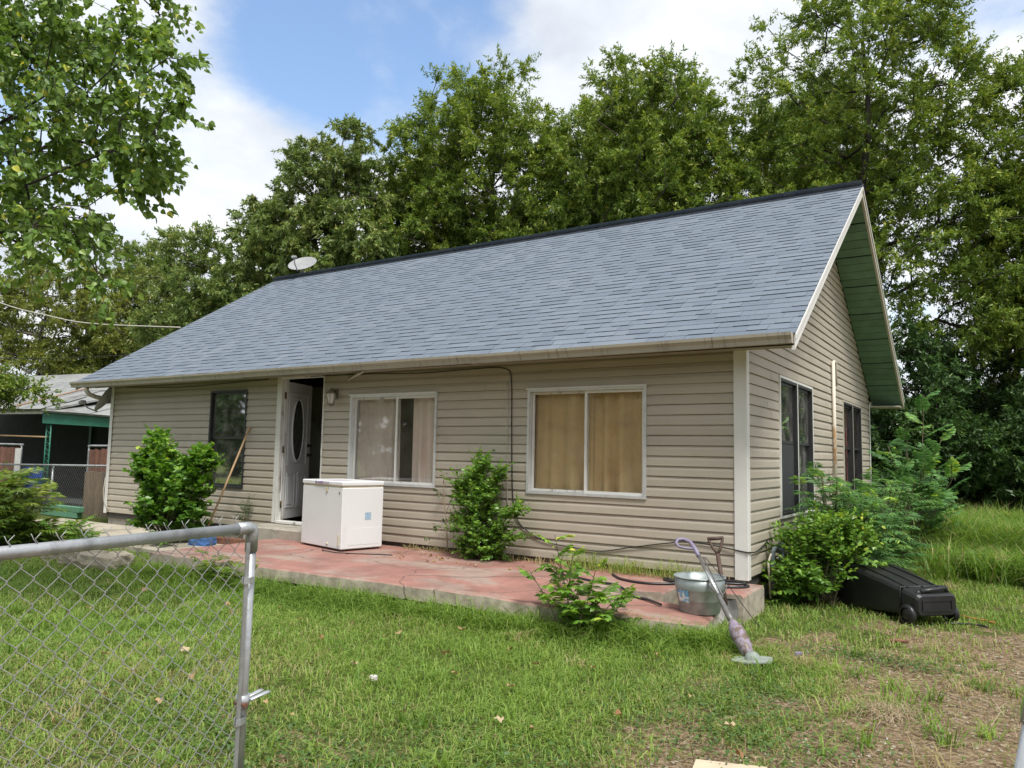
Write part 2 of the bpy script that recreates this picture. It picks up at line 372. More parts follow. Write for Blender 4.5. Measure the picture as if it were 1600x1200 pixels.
M['leaf_pecan'] = leafmat('feathery leaves', [(0, (0.105, 0.160, 0.041)), (.4, (0.169, 0.242, 0.061)), (.8, (0.267, 0.324, 0.086)), (1, (0.455, 0.424, 0.144))], .28)
M['leaf_dark'] = leafmat('dark leaves', [(0, (0.032, 0.074, 0.019)), (.5, (0.063, 0.131, 0.031)), (1, (0.127, 0.205, 0.048))], .22)
M['leaf_olive'] = leafmat('olive leaves', [(0, (0.108, 0.144, 0.029)), (.5, (0.190, 0.224, 0.043)), (1, (0.305, 0.305, 0.064))], .32)
M['leaf_tallow'] = leafmat('heart leaves', [(0, (0.087, 0.156, 0.032)), (.45, (0.163, 0.273, 0.053)), (.9, (0.285, 0.391, 0.088)), (.965, (0.467, 0.479, 0.103)), (.985, (0.600, 0.600, 0.083)), (1, (0.600, 0.600, 0.103))], .34, .38)
M['leaf_mulb'] = leafmat('broad shrub leaves', [(0, (0.066, 0.158, 0.020)), (.5, (0.131, 0.284, 0.038)), (.85, (0.265, 0.452, 0.061)), (1, (0.484, 0.600, 0.086))], .32, .35)
M['leaf_priv'] = leafmat('privet leaves', [(0, (0.077, 0.174, 0.026)), (.5, (0.145, 0.284, 0.041)), (.86, (0.260, 0.422, 0.060)), (1, (0.600, 0.600, 0.094))], .3, .32)
M['leaf_china'] = leafmat('compound leaves', [(0, (0.067, 0.161, 0.052)), (.5, (0.115, 0.256, 0.079)), (.9, (0.200, 0.368, 0.091)), (1, (0.443, 0.600, 0.099))], .3, .5)
M['leaf_weed'] = leafmat('yellow green weeds', [(0, (0.068, 0.138, 0.022)), (.5, (0.158, 0.256, 0.041)), (1, (0.331, 0.386, 0.068))], .35)
M['grass'] = leafmat('lawn blades', [(0, (.098, .190, .030)), (.35, (.205, .325, .058)), (.66, (.330, .440, .105)), (.78, (.39, .40, .155)), (.90, (.40, .33, .165)), (1, (.44, .36, .21))], .38, .5, .25)
M['straw'] = leafmat('straw and twigs', [(0, (.11, .075, .045)), (.4, (.22, .155, .09)), (.8, (.33, .255, .15)), (1, (.42, .35, .24))], .1, .7, .2)
M['clover'] = leafmat('clover leaves', [(0, (.055, .115, .026)), (.6, (.095, .175, .040)), (1, (.16, .235, .055))], .3, .5)


def groundmat():
    m, nt, b = nodes('soil and thatch'); N = nt.nodes.new; L = nt.links.new
    geo = N('ShaderNodeNewGeometry'); b.inputs['Roughness'].default_value = .95; b.inputs['Specular IOR Level'].default_value = .1

    def nz(s, d=6, off=(0, 0, 0)):
        mp = N('ShaderNodeMapping'); mp.inputs['Location'].default_value = off; L(geo.outputs['Position'], mp.inputs[0])
        n = N('ShaderNodeTexNoise'); n.inputs['Scale'].default_value = s; n.inputs['Detail'].default_value = d; n.inputs['Roughness'].default_value = .65; L(mp.outputs[0], n.inputs['Vector']); return n.outputs[0]

    def ramp(f, els):
        r = N('ShaderNodeValToRGB'); L(f, r.inputs[0])
        while len(r.color_ramp.elements) < len(els): r.color_ramp.elements.new(.5)
        for e, (p, c) in zip(r.color_ramp.elements, els): e.position = p; e.color = (*c, 1)
        return r.outputs[0]
    soil = ramp(nz(26, 8), [(.30, (.055, .038, .024)), (.45, (.155, .108, .064)), (.57, (.275, .20, .122)), (.72, (.46, .385, .28))])
    thatch = ramp(nz(18, 6, (3, 1, 0)), [(.3, (.035, .055, .014)), (.55, (.085, .105, .028)), (.75, (.20, .175, .075))])
    at = N('ShaderNodeAttribute'); at.attribute_name = 'dirt'
    ad = N('ShaderNodeMath'); ad.operation = 'MULTIPLY_ADD'; L(nz(7, 7, (9, 2, 0)), ad.inputs[0]); ad.inputs[1].default_value = 1.1; L(at.outputs['Fac'], ad.inputs[2])
    sm = N('ShaderNodeMapRange'); sm.interpolation_type = 'SMOOTHSTEP'; sm.inputs[1].default_value = .72; sm.inputs[2].default_value = 1.02; L(ad.outputs[0], sm.inputs[0])
    mx = N('ShaderNodeMix'); mx.data_type = 'RGBA'; L(sm.outputs[0], mx.inputs[0]); L(thatch, mx.inputs[6]); L(soil, mx.inputs[7])
    L(mx.outputs[2], b.inputs['Base Color'])
    bp = N('ShaderNodeBump'); bp.inputs['Strength'].default_value = .8; bp.inputs['Distance'].default_value = .03; L(nz(40, 6), bp.inputs['Height']); L(bp.outputs[0], b.inputs['Normal'])
    return m


M['ground'] = groundmat()

# ------------------------------------------------------------------ ground
GZ = -0.30
_nw = [(rng.uniform(0, 2 * np.pi), rng.uniform(0, 6.28)) for _ in range(24)]


def wnoise(x, y, s, k=0):
    """cheap smooth noise, about -1..1"""
    t = 0
    for i in range(6):
        a, ph = _nw[(i + k) % 24]; f = s * (1 + .55 * i)
        t = t + np.sin((x * np.cos(a) + y * np.sin(a)) * f + ph + 1.7 * np.sin((x * np.sin(a * 1.3) - y * np.cos(a)) * f * .53 + ph * 2)) / (1 + .35 * i)
    return t / 2.6


def gz(x, y):
    return GZ + .018 * wnoise(x, y, .55, 3)


def dirt(x, y):
    """0 lawn .. 1 bare soil: the worn drive on the right, bare patches"""
    n = wnoise(x, y, 1.1, 5) * .55 + wnoise(x, y, 3.2, 9) * .35
    # the drive: centre line x = 1.75 near the gates, wide; fades behind the cart
    edge = .50 + .17 * (y + 4)
    a = (x - edge) * .9 - np.clip((y + .6) * .55, 0, 9) + n * 1.10 + .42 + .40 * wnoise(x, y, 6.5, 13)
    b = -1.2 + n + np.clip((-3.9 - y) * 1.5, 0, 1.4) + np.clip(.25 * (x + 1), -1, .5)     # threadbare strip by the gates
    c = .55 - np.hypot((x - .8) * 1.3, (y + 1.1) * 1.6) + n * .5
    return np.clip(np.maximum(np.maximum(a, b), c), 0, 1)


def make_ground():
    xs = np.concatenate([[-600, -250, -120, -60], np.arange(-34, -9, 1.0), np.arange(-9, 6, .125), np.arange(6, 30, 1.5), [60, 120, 250, 600]])
    ys = np.concatenate([[-600, -250, -120, -60, -30], np.arange(-16, -7.5, .5), np.arange(-7.5, 4, .125), np.arange(4, 40, 1.0), [60, 120, 250, 600]])
    X, Y = np.meshgrid(xs, ys); v = np.stack([X, Y, gz(X, Y)], -1).reshape(-1, 3)
    nx, ny = len(xs), len(ys); i = np.arange(nx * ny).reshape(ny, nx)
    f = np.stack([i[:-1, :-1], i[:-1, 1:], i[1:, 1:], i[1:, :-1]], -1).reshape(-1, 4)
    me = mesh_np('ground', v, f, M['ground'], smooth=True)
    a = me.attributes.new('dirt', 'FLOAT', 'POINT'); a.data.foreach_set('value', dirt(X, Y).astype(np.float32).ravel())
    obj('ground', me, kind='structure')


make_ground()

# ------------------------------------------------------------------ house
HW, HH, HD = 11.491, 2.2702, 8.216
EX0, EX1 = -12.10, .579                       # eave ends
EYF, EYB, EZ, RY, RZ = -.384, 8.638, 2.3424, 3.991, 5.1312
SF = (RZ - EZ) / (RY - EYF); SB = (RZ - EZ) / (EYB - RY)
house = empty('house', (-5.75, 4.1, GZ), 'single-storey tan vinyl-sided house with blue-grey gable roof', 'house')

# walls: inner sheathing with openings, siding boards as children
WIN_L = (-5.455, -3.915, .725, 1.945); WIN_R = (-2.545, -1.04, .72, 1.94); WIN_D = (-8.60, -7.69, .56, 2.10); DOOR = (-6.985, -5.985, .10, 2.265)
SW1 = (1.32, 3.10, .50, 2.145); SW2 = (5.40, 7.21, .50, 2.145)
CH = HH / 21.0                                 # course height
PROF = [(0, .0205), (.05, .0215), (.60, .0175), (.72, .0140), (.82, .0080), (.95, .0060), (.962, -.0030), (1, -.0035)]


def prof_at(t):
    for (a, p), (b, q) in zip(PROF, PROF[1:]):
        if t <= b: return p + (q - p) * (t - a) / (b - a)
    return PROF[-1][1]


def board_piece(mb, fr, s0, s1, zc, za, zb, off):
    """one clipped strip of a siding board; s0/s1 functions of z"""
    O, Sd, Nd = fr
    ts = sorted({(za - zc) / CH, (zb - zc) / CH} | {t for t, _ in PROF if za < zc + t * CH < zb})
    P = lambda s, z, o: O + Sd * s + Vector((0, 0, z)) + Nd * (o + off)
    rows = [(zc + t * CH, prof_at(min(max(t, 0), 1))) for t in ts]
    rows = [(rows[0][0], -.0045)] + rows
    n = len(rows); k = max(1, int((s1(zc) - s0(zc)) / .45)); q = int(zc / CH + .5); vs = []
    for j in range(k + 1):
        for (z, o) in rows:
            s_ = s0(z) + (s1(z) - s0(z)) * j / k; low = max(0, 1 - (z - zc) / CH) if o > 0 else 0
            wo = .0016 * math.sin(s_ * 1.9 + q * 2.3) + .0011 * math.sin(s_ * 4.3 + q * 1.1); wz = .0016 * math.sin(s_ * 1.3 + q * 1.7) * (1 if z > .02 else 0)
            vs.append(P(s_, z + wz * (0 if z >= zb - 1e-6 and zb < zc + CH - .004 else 1), o + wo * low))
    fs = [(j * n + i, (j + 1) * n + i, (j + 1) * n + i + 1, j * n + i + 1) for j in range(k) for i in range(n - 1)]
    fs += [list(range(n))[::-1], [k * n + i for i in range(n)]]
    mb.add(vs, fs)


def siding(parent, fr, s0f, s1f, ztop, openings, seam=3.6, seed=1):
    rr = random.Random(seed); k = 0
    while k * CH < ztop - .01:
        zc = k * CH; zt = min(zc + CH, ztop)
        lo, hi = s0f(zc), s1f(zc)
        if hi - lo < .05: break
        cuts = {lo, hi}
        for (a, b, c, d) in openings:
            if c < zt and d > zc: cuts |= {a, b}
        sp = lo + rr.uniform(.8, seam); seams = set()
        while sp < hi - .5:
            if all(abs(sp - c) > .25 for c in cuts): seams.add(sp)
            sp += rr.uniform(seam * .8, seam * 1.15)
        cuts = sorted(c for c in cuts | seams if lo <= c <= hi)
        mb = MB(); off = 0.0; flip = 0
        for a, b in zip(cuts, cuts[1:]):
            if a in seams:
                if mb.v: mb.build('siding_board', M['siding'], parent)
                mb = MB(); flip ^= 1; off = .0022 * flip
            free = [(zc, zt)]
            for (oa, ob, oc, od) in openings:
                if oa <= a + 1e-6 and ob >= b - 1e-6:
                    free = [q for (p0, p1) in free for q in ((p0, min(p1, oc)), (max(p0, od), p1)) if q[1] - q[0] > .006]
            if not free:
                if mb.v: mb.build('siding_board', M['siding'], parent)
                mb = MB(); continue
            fa = s0f if a == lo else (lambda z, a=a: a); fb = s1f if b == hi else (lambda z, b=b: b)
            for (p0, p1) in free: board_piece(mb, fr, fa, fb, zc, p0, p1, off)
        if mb.v: mb.build('siding_board', M['siding'], parent)
        k += 1


def wall_panels(mb, fr, s0, s1, z0, z1, openings, depth=.10):
    """sheathing with holes, as boxes butted round the openings"""
    O, Sd, Nd = fr
    xs = sorted({s0, s1} | {v for o in openings for v in o[:2]})
    for a, b in zip(xs, xs[1:]):
        free = [(z0, z1)]
        for (oa, ob, oc, od) in openings:
            if oa <= a + 1e-6 and ob >= b - 1e-6: free = [q for (p0, p1) in free for q in ((p0, min(p1, oc)), (max(p0, od), p1)) if q[1] - q[0] > .005]
        for (p0, p1) in free:
            q = [O + Sd * a + Vector((0, 0, p0)), O + Sd * b + Vector((0, 0, p0)), O + Sd * b + Vector((0, 0, p1)), O + Sd * a + Vector((0, 0, p1))]
            mb.prism([p - Nd * .006 for p in q], -Nd * depth)


shrink = lambda o, e: (o[0] + e, o[1] - e, o[2] + e, o[3] - e)
FRONT = (Vector((0, 0, 0)), Vector((1, 0, 0)), Vector((0, -1, 0)))
SIDE = (Vector((0, 0, 0)), Vector((0, 1, 0)), Vector((1, 0, 0)))
LEFT = (Vector((-HW, 0, 0)), Vector((0, 1, 0)), Vector((-1, 0, 0)))
BACK = (Vector((0, HD, 0)), Vector((1, 0, 0)), Vector((0, 1, 0)))
fo = [WIN_L, WIN_R, WIN_D, DOOR]; sop = [SW1, SW2]
ya = lambda z: max(0.0, (z + .135 - EZ) / SF + EYF); yb = lambda z: min(HD, EYB - (z + .135 - EZ) / SB)
ZG = 4.98
mb = MB(); wall_panels(mb, FRONT, -HW, 0, -.10, HH, fo); wf = mb.build('wall', M['sheath'], house)
siding(wf, FRONT, lambda z: -HW, lambda z: 0.0, HH, [shrink(o, .012) for o in fo], seed=3)


def gable_wall(fr, ops, seed):
    mb = MB(); wall_panels(mb, fr, .11, HD - .11, -.10, HH, ops)
    O, Sd, Nd = fr
    q = [(.11, HH), (HD - .11, HH), (HD - .11, HH + .1), (yb(ZG), ZG), (ya(ZG), ZG), (.11, HH + .1)]
    mb.prism([O + Sd * a + Vector((0, 0, b)) - Nd * .006 for a, b in q], -Nd * .1)
    w = mb.build('wall', M['sheath'], house)
    siding(w, fr, ya, yb, ZG, [shrink(o, .012) for o in ops], seed=seed)


gable_wall(SIDE, sop, 5); gable_wall(LEFT, [], 6)
mb = MB(); wall_panels(mb, BACK, -HW, 0, -.10, HH, []); wb = mb.build('wall', M['sheath'], house)
siding(wb, BACK, lambda z: -HW, lambda z: 0.0, HH, [], seed=8)
# corner boards
for (x, y, sx, sy) in ((0, 0, 1, -1), (-HW, 0, -1, -1), (0, HD, 1, 1), (-HW, HD, -1, 1)):
    w = .098 if (x, y) == (0, 0) else .055
    t = .036; mb = MB()
    z1 = HH - .002 if sy < 0 else 2.26
    ax = sorted((x + sx * t, x - sx * w)); ay = sorted((y + sy * .0262, y + sy * t))
    mb.box((ax[0], ay[0], -.02), (ax[1], ay[1], z1), b=.003)
    bx_ = sorted((x + sx * .0262, x + sx * t)); by = sorted((y + sy * .0260, y - sy * w * .62))
    z1b = 2.44 if sy < 0 else 2.26
    mb.box((bx_[0], by[0], -.02), (bx_[1], by[1], z1), b=.003)
    mb.build('corner_trim', M['trim'], house)
# foundation
mb = MB(); mb.box((-HW + .03, .03, -.36), (-.03, HD - .03, -.012)); mb.build('foundation', M['conc'], house)
mb = MB(); mb.box((-HW + .12, .12, -.008), (-.12, HD - .12, .03)); mb.build('floor', M['oldwood'], house)

mb = MB(); mb.box((-9.2, 1.5, .031), (-3.4, 1.6, HH)); mb.build('inner_wall', M['conc_l'], house)

# ---- roof
TH = .10
mb = MB()
tri = [(EX0, EYF, EZ - .012), (EX0, RY, RZ - .012), (EX0, EYB, EZ - .012), (EX0, EYB, EZ - .012 - TH), (EX0, RY, RZ - .012 - TH), (EX0, EYF, EZ - .012 - TH)]
a = [Vector(p) for p in tri]; b = [Vector((EX1 - .002, p[1], p[2])) for p in tri]
mb.add(a + b, [(0, 6, 7, 1), (1, 7, 8, 2), (2, 8, 9, 3), (3, 9, 10, 4), (4, 10, 11, 5), (5, 11, 6, 0), (0, 1, 4, 5), (1, 2, 3, 4), (6, 11, 10, 7), (7, 10, 9, 8)])
roof = mb.build('roof', M['gap'], house)


def slope_frame(front):
    e0 = Vector((0, EYF if front else EYB, EZ)); rd = Vector((0, RY, RZ)); uv = rd - e0; ln = uv.length; uv.normalize()
    n = Vector((-1, 0, 0)).cross(uv) if not front else Vector((1, 0, 0)).cross(uv)
    return e0, uv, n, ln


EXPO = .1345
WID = [.15, .20, .26, .33, .42]


def tab_geo(w, t):
    """one shingle tab: x 0..w, y (up slope) 0..expo+lap, z thickness"""
    g = .0010; l = EXPO + .03; e = -.0006
    v = [(g, 0, 0), (w - g, 0, 0), (w - g, 0, t), (g, 0, t), (w - g, l, e + .001), (g, l, e + .001), (w - g, l, -.004), (g, l, -.004)]
    f = [(0, 1, 2, 3), (3, 2, 4, 5), (1, 6, 4, 2), (0, 3, 5, 7)]
    return np.array(v, float), np.array(f)




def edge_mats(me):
    """asphalt cut edges of the shingles, near-black to paint the shadow lines under the tabs"""
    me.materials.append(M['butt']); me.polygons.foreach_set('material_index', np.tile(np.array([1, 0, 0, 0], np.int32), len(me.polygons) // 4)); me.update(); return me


TEMPL = {}
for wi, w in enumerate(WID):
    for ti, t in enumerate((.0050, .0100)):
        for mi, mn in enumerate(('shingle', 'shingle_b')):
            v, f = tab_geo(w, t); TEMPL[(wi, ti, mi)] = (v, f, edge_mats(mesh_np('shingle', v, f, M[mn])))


def shingle_slope(front, nobj, seed):
    e0, uv, nn, ln = slope_frame(front); rr = random.Random(seed); tabs = []
    nrow = int(ln / EXPO) + 1
    for k in range(nrow):
        u = k * EXPO - .012
        if u > ln - .03: break
        x = EX0 - .012 - rr.uniform(0, .1); raised = rr.random() < .5
        while x < EX1 + .004:
            wi = rr.choice((0, 1, 1, 2, 2, 3, 4)) if raised else rr.choice((0, 0, 1, 2, 2, 3))
            w = WID[wi]
            if x + w > EX1 + .012:
                sc = (EX1 + .010 - x) / w
                if sc < .02: break
                tabs.append((x, u, wi, int(raised), int(rr.random() < .42), sc)); break
            if x < EX0 - .012:
                sc = (x + w - EX0 + .012) / w
                if sc > .1: tabs.append((EX0 - .012, u, wi, int(raised), int(rr.random() < .42), sc))
            else: tabs.append((x, u, wi, int(raised), int(rr.random() < .42), 1.0))
            x += w
            raised = (not raised) if rr.random() < .8 else raised
    xd = Vector((1, 0, 0)) if front else Vector((-1, 0, 0))
    RM = Matrix((xd, uv, xd.cross(uv))).transposed()
    pos = []
    for (x, u, wi, ti, mi, sc) in tabs:
        xx = x if front else x + WID[wi] * sc
        pos.append(Vector((xx, 0, 0)) + e0 + uv * u + xd.cross(uv) * .0002)
    order = sorted(range(len(tabs)), key=lambda i: -WID[tabs[i][2]] / (pos[i] - CAM).length_squared)
    rot = np.array(RM)
    vs = {0: [], 1: []}; fs = {0: [], 1: []}; cnt = {0: 0, 1: 0}
    for r_, i in enumerate(order):
        (x, u, wi, ti, mi, sc) = tabs[i]; v, f, me = TEMPL[(wi, ti, mi)]
        if r_ < nobj:
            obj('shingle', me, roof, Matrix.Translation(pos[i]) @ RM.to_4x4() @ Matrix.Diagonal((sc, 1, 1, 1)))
        else:
            vs[mi].append((v * np.array((sc, 1, 1))) @ rot.T + np.array(pos[i])); fs[mi].append(f + cnt[mi]); cnt[mi] += len(v)
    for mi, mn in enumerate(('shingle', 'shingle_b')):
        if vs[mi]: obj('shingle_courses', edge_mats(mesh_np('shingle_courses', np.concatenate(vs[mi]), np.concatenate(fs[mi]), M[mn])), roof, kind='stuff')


shingle_slope(True, 300, 21); shingle_slope(False, 0, 22)
# ridge: dark vent strip and cap shingles
mb = MB(); h = .080
mb.prism([(EX0, RY - h, RZ - h * SF + .008), (EX0, RY, RZ + .008), (EX0, RY + h, RZ - h * SB + .008), (EX0, RY + h, RZ - h * SB + .013), (EX0, RY, RZ + .015), (EX0, RY - h, RZ - h * SF + .013)], (EX1 - EX0 + .006, 0, 0))
mb.build('ridge_vent', M['ridge'], roof)
mbc = MB(); c = .072; w = .16
mbc.add([(0, -c, -c * SF), (0, 0, 0), (0, c, -c * SB), (w, -c, -c * SF + .006), (w, 0, .006), (w, c, -c * SB + .006), (w, -c, -c * SF - .004), (w, 0, -.004), (w, c, -c * SB - .004), (0, -c, -c * SF - .006), (0, c, -c * SB - .006)],
        [(0, 3, 4, 1), (1, 4, 5, 2), (3, 6, 7, 4), (4, 7, 8, 5), (0, 9, 6, 3), (2, 5, 8, 10)])
capm = mbc.mesh('ridge_cap', M['ridge']); x = EX0
while x < EX1 - .10:
    obj('ridge_cap', capm, roof, Matrix.Translation((x, RY, RZ + .021 + random.uniform(-.002, .003)))); x += .1425
# rake boards, fascia, soffits
for (x0, x1) in ((EX1 - .028, EX1 + .004), (EX0 - .004, EX0 + .028)):
    for front in (True, False):
        ye = EYF if front else EYB; sl_ = SF if front else -SB
        mb = MB(); top = -.010; bot = -.155
        P = lambda y, dz: (x0, y, (EZ + (y - ye) * sl_) + dz)
        mb.prism([P(ye, bot), P(RY, bot), P(RY, top), P(ye, top)], (x1 - x0, 0, 0))
        mb.build('rake_board', M['beige'] if not front else M['trim'], house)
        mb = MB(); e = .012 if x0 > 0 else -.012
        P2 = lambda y, dz: ((x1 + .001) if x0 > 0 else (x0 - .001), y, (EZ + (y - ye) * sl_) + dz)
        mb.prism([P2(ye, -.05), P2(RY, -.05), P2(RY, -.008), P2(ye, -.008)], (e, 0, 0))
        mb.build('drip_edge', M['trim'], house)
mb = MB(); mb.box((EX0 + .03, EYF + .006, 2.235), (EX1 - .03, EYF + .03, EZ - .012 - TH - .003 + .07)); mb.build('fascia', M['beige'], house)
mb = MB(); mb.box((EX0 + .03, EYF + .031, HH - .02 + .006), (EX1 - .03, -.0275, HH + .004)); mb.build('soffit', M['soffit'], house)
mb = MB(); mb.box((.03, HD + .03, 2.20), (EX1 - .03, EYB - .002, 2.225)); mb.box((.03, EYB - .001, 2.19), (EX1 - .03, EYB + .02, 2.33)); mb.box((.03, HD + .03, 2.2255), (.045, EYB - .002, 2.31)); mb.build('eave_box', M['beige'], house)
mb = MB(); mb.box((-HW, HD + .03, 2.20), (-.001, EYB - .002, 2.225)); mb.box((EX0 + .03, EYB - .001, 2.19), (.029, EYB + .02, 2.33)); mb.build('eave_box', M['beige'], house)
# green planks under the overhangs
for front in (True, False):
    e0, uv, nn, ln = slope_frame(front); nn = nn if nn.z > 0 else -nn
    for (xa, xb) in ((.031, EX1 - .030), (EX0 + .030, -HW - .031)):
        u = .02 if not front else .25; k = 0
        while u < ln - .12:
            w = .172; gap = .030 if k % 4 == 3 else .011
            o = e0 + uv * u - nn * (.012 + TH + .004 + random.uniform(0, .003)) + Vector((0, 0, 0))
            q = [o + Vector((xa, 0, 0)), o + Vector((xb, 0, 0)), o + Vector((xb, 0, 0)) + uv * (w - gap), o + Vector((xa, 0, 0)) + uv * (w - gap)]
            mb = MB(); mb.prism(q, -nn * .012); mb.build('soffit_plank', M['green'], roof)
            u += w; k += 1

# gutter: three sections with slight sag
gp = [(-.002, 0), (-.002, -.098), (-.080, -.100), (-.086, -.062), (-.112, -.030), (-.116, 0), (-.106, 0), (-.104, -.008), (-.110, -.008), (-.105, -.028), (-.081, -.060), (-.076, -.096), (-.005, -.094), (-.005, 0)]
sag = lambda x: -.012 - .016 * (1 - ((x + 5.8) / 6.3) ** 2) - .010 * max(0, -(x + 6)) / 6
sections = [(EX0 - .02, -7.30), (-7.31, -3.05), (-3.06, EX1 - .012)]
for gi, (xa, xb) in enumerate(sections):
    n = 9; vs = []; fs = []; m_ = len(gp); dz = (.0, .006, .0)[gi]; dy = (-.0, .004, -.003)[gi]
    for i in range(n + 1):
        x = xa + (xb - xa) * i / n
        for (py, pz) in gp: vs.append((x, EYF + .004 + py + dy, EZ + .012 + sag(x) + pz + dz))
    for i in range(n):
        for k in range(m_): k2 = (k + 1) % m_; fs.append((i * m_ + k, (i + 1) * m_ + k, (i + 1) * m_ + k2, i * m_ + k2))
    fs += [list(range(m_)), [n * m_ + k for k in range(m_)][::-1]]
    mb = MB(); mb.add(vs, fs); mb.build('gutter', M['gutter'], house)
for x in (EX0 - .021, EX1 - .011):
    mb = MB(); mb.prism([(x, EYF + .004 + a, EZ + .012 + sag(x) + b) for a, b in gp[:6]], (-.003 if x < 0 else .003, 0, 0)); mb.build('gutter_end_cap', M['gutter'], house)
for x in (-7.305, -3.055):
    mb = MB(); vs = [(x, EYF - .002 + a * 1.04, EZ + .012 + sag(x) + b * 1.05) for a, b in gp[1:6]]
    mb.add(vs + [(x + .05, y, z) for (_, y, z) in vs], [(i, i + 1, 6 + i, 5 + i) for i in range(4)]); mb.build('gutter_joint', M['gutter'], house)
mb = MB(); mb.tube([(-11.66, -.42, 2.25), (-11.66, -.42, 2.17), (-11.64, -.37, 2.10), (-11.60, -.27, 2.06), (-11.58, -.2, 2.05)], [.040, .040, .040, .039, .039], 10); mb.build('downspout_elbow', M['gutter'], house)
# small bracket stick under the eave
mb = MB(); mb.tube([(-5.51, -.03, 2.17), (-4.95, -.30, 2.245)], .022, 4); mb.build('eave_brace', M['beige'], house)


# ---- windows
def rect_frame(mb, fr, r, w, o0, o1, b=.002):
    """four butted bars; r=(s0,s1,z0,z1), o0..o1 outward range"""
    O, Sd, Nd = fr; s0, s1, z0, z1 = r
    for (a, b_, c, d) in ((s0, s1, z0, z0 + w), (s0, s1, z1 - w, z1), (s0, s0 + w, z0 + w, z1 - w), (s1 - w, s1, z0 + w, z1 - w)):
        q = [O + Sd * a + Vector((0, 0, c)), O + Sd * b_ + Vector((0, 0, c)), O + Sd * b_ + Vector((0, 0, d)), O + Sd * a + Vector((0, 0, d))]
        mb.prism([p + Nd * o0 for p in q], Nd * (o1 - o0))


def pane(fr, r, o, mt, parent, name='pane'):
    O, Sd, Nd = fr; s0, s1, z0, z1 = r
    q = [O + Sd * a + Vector((0, 0, c)) + Nd * o for a, c in ((s0, z0), (s1, z0), (s1, z1), (s0, z1))]
    mb = MB(); mb.prism(q, -Nd * .004); return mb.build(name, mt, parent)


def curtain(fr, s0, s1, z0, z1, o, mt, parent, folds, amp, seed, flare=.0):
    O, Sd, Nd = fr; rr = random.Random(seed); n = int(folds * 10); m_ = 7; vs = []
    ph = [rr.uniform(0, 6.28) for _ in range(5)]
    for j in range(m_ + 1):
        t = j / m_
        for i in range(n + 1):
            u = i / n
            d = amp * (math.sin(2 * math.pi * folds * u + ph[0] + .9 * math.sin(2 * math.pi * 1.3 * u + ph[1])) * (.55 + .45 * math.sin(2 * math.pi * .8 * u + ph[2])) + .12 * math.sin(2 * math.pi * folds * 2.3 * u + ph[3] + t))
            d *= .7 + .5 * t
            vs.append(O + Sd * (s0 + (s1 - s0) * u + flare * math.sin(3 * u + ph[4]) * (1 - t)) + Vector((0, 0, z1 + (z0 - z1) * t)) + Nd * (o + d))
    fs = [(j * (n + 1) + i, (j + 1) * (n + 1) + i, (j + 1) * (n + 1) + i + 1, j * (n + 1) + i + 1) for j in range(m_) for i in range(n)]
    mb = MB(); mb.add(vs, fs, True); return mb.build('curtain', mt, parent)


def slider(fr, r, mid, lab):
    s0, s1, z0, z1 = r
    mb = MB(); rect_frame(mb, fr, r, .030, -.070, .036)
    O, Sd, Nd = fr
    w = mb.build('window', M['alu'], house, lab)
    fx = (s0 + .034, mid + .018, z0 + .033, z1 - .033); sx = (mid - .016, s1 - .031, z0 + .031, z1 - .031)
    mb = MB(); rect_frame(mb, fr, fx, .026, -.052, -.030); mb.build('sash', M['wtrim'], w)
    pane(fr, (fx[0] + .024, fx[1] - .024, fx[2] + .024, fx[3] - .024), -.040, M['glass'], w)
    mb = MB(); rect_frame(mb, fr, sx, .030, -.024, -.002); mb.build('sash', M['trim'], w)
    pane(fr, (sx[0] + .028, sx[1] - .028, sx[2] + .028, sx[3] - .028), -.012, M['glass'], w)
    mb = MB(); mb.prism([O + Sd * a + Vector((0, 0, c)) + Nd * .0365 for a, c in ((s0 - .012, z1 - .004), (s1 + .012, z1 - .004), (s1 + .012, z1 + .012), (s0 - .012, z1 + .012))], Nd * .014)
    mb.build('drip_cap', M['trim'], w)
    return w


wl = slider(FRONT, WIN_L, -4.62, 'sliding window with mauve-beige curtains')
curtain(FRONT, -5.58, -4.68, .66, 1.93, -.122, M['curt_p'], wl, 4.4, .042, 4)
curtain(FRONT, -4.44, -3.90, .66, 1.93, -.122, M['curt_p'], wl, 3.0, .042, 9)
wr = slider(FRONT, WIN_R, -1.785, 'sliding window with gold-tan curtains')
curtain(FRONT, -2.52, -1.72, .66, 1.93, -.122, M['curt_g'], wr, 3.4, .042, 14)
curtain(FRONT, -1.72, -1.02, .66, 1.93, -.118, M['curt_g'], wr, 3.4, .046, 17)


def hung(fr, r, lab, meet, glass='dglass', screen=False, trimw=0.0):
    s0, s1, z0, z1 = r
    mb = MB(); rect_frame(mb, fr, r, .030, -.060, .033); w = mb.build('window', M['blackfr'], house, lab)
    up = (s0 + .031, s1 - .031, meet, z1 - .031); dn = (s0 + .031, s1 - .031, z0 + .031, meet + .04)
    mb = MB(); rect_frame(mb, fr, up, .032, -.030, -.008); mb.build('sash', M['blackfr'], w)
    pane(fr, (up[0] + .03, up[1] - .03, up[2] + .03, up[3] - .03), -.018, M[glass], w)
    mb = MB(); rect_frame(mb, fr, dn, .032, -.055, -.032); mb.build('sash', M['blackfr'], w)
    if screen: pane(fr, (dn[0] + .004, dn[1] - .004, dn[2] + .004, dn[3] - .044), -.012, M['screen'], w, 'screen')
    else: pane(fr, (dn[0] + .03, dn[1] - .03, dn[2] + .03, dn[3] - .03), -.044, M[glass], w)
    return w


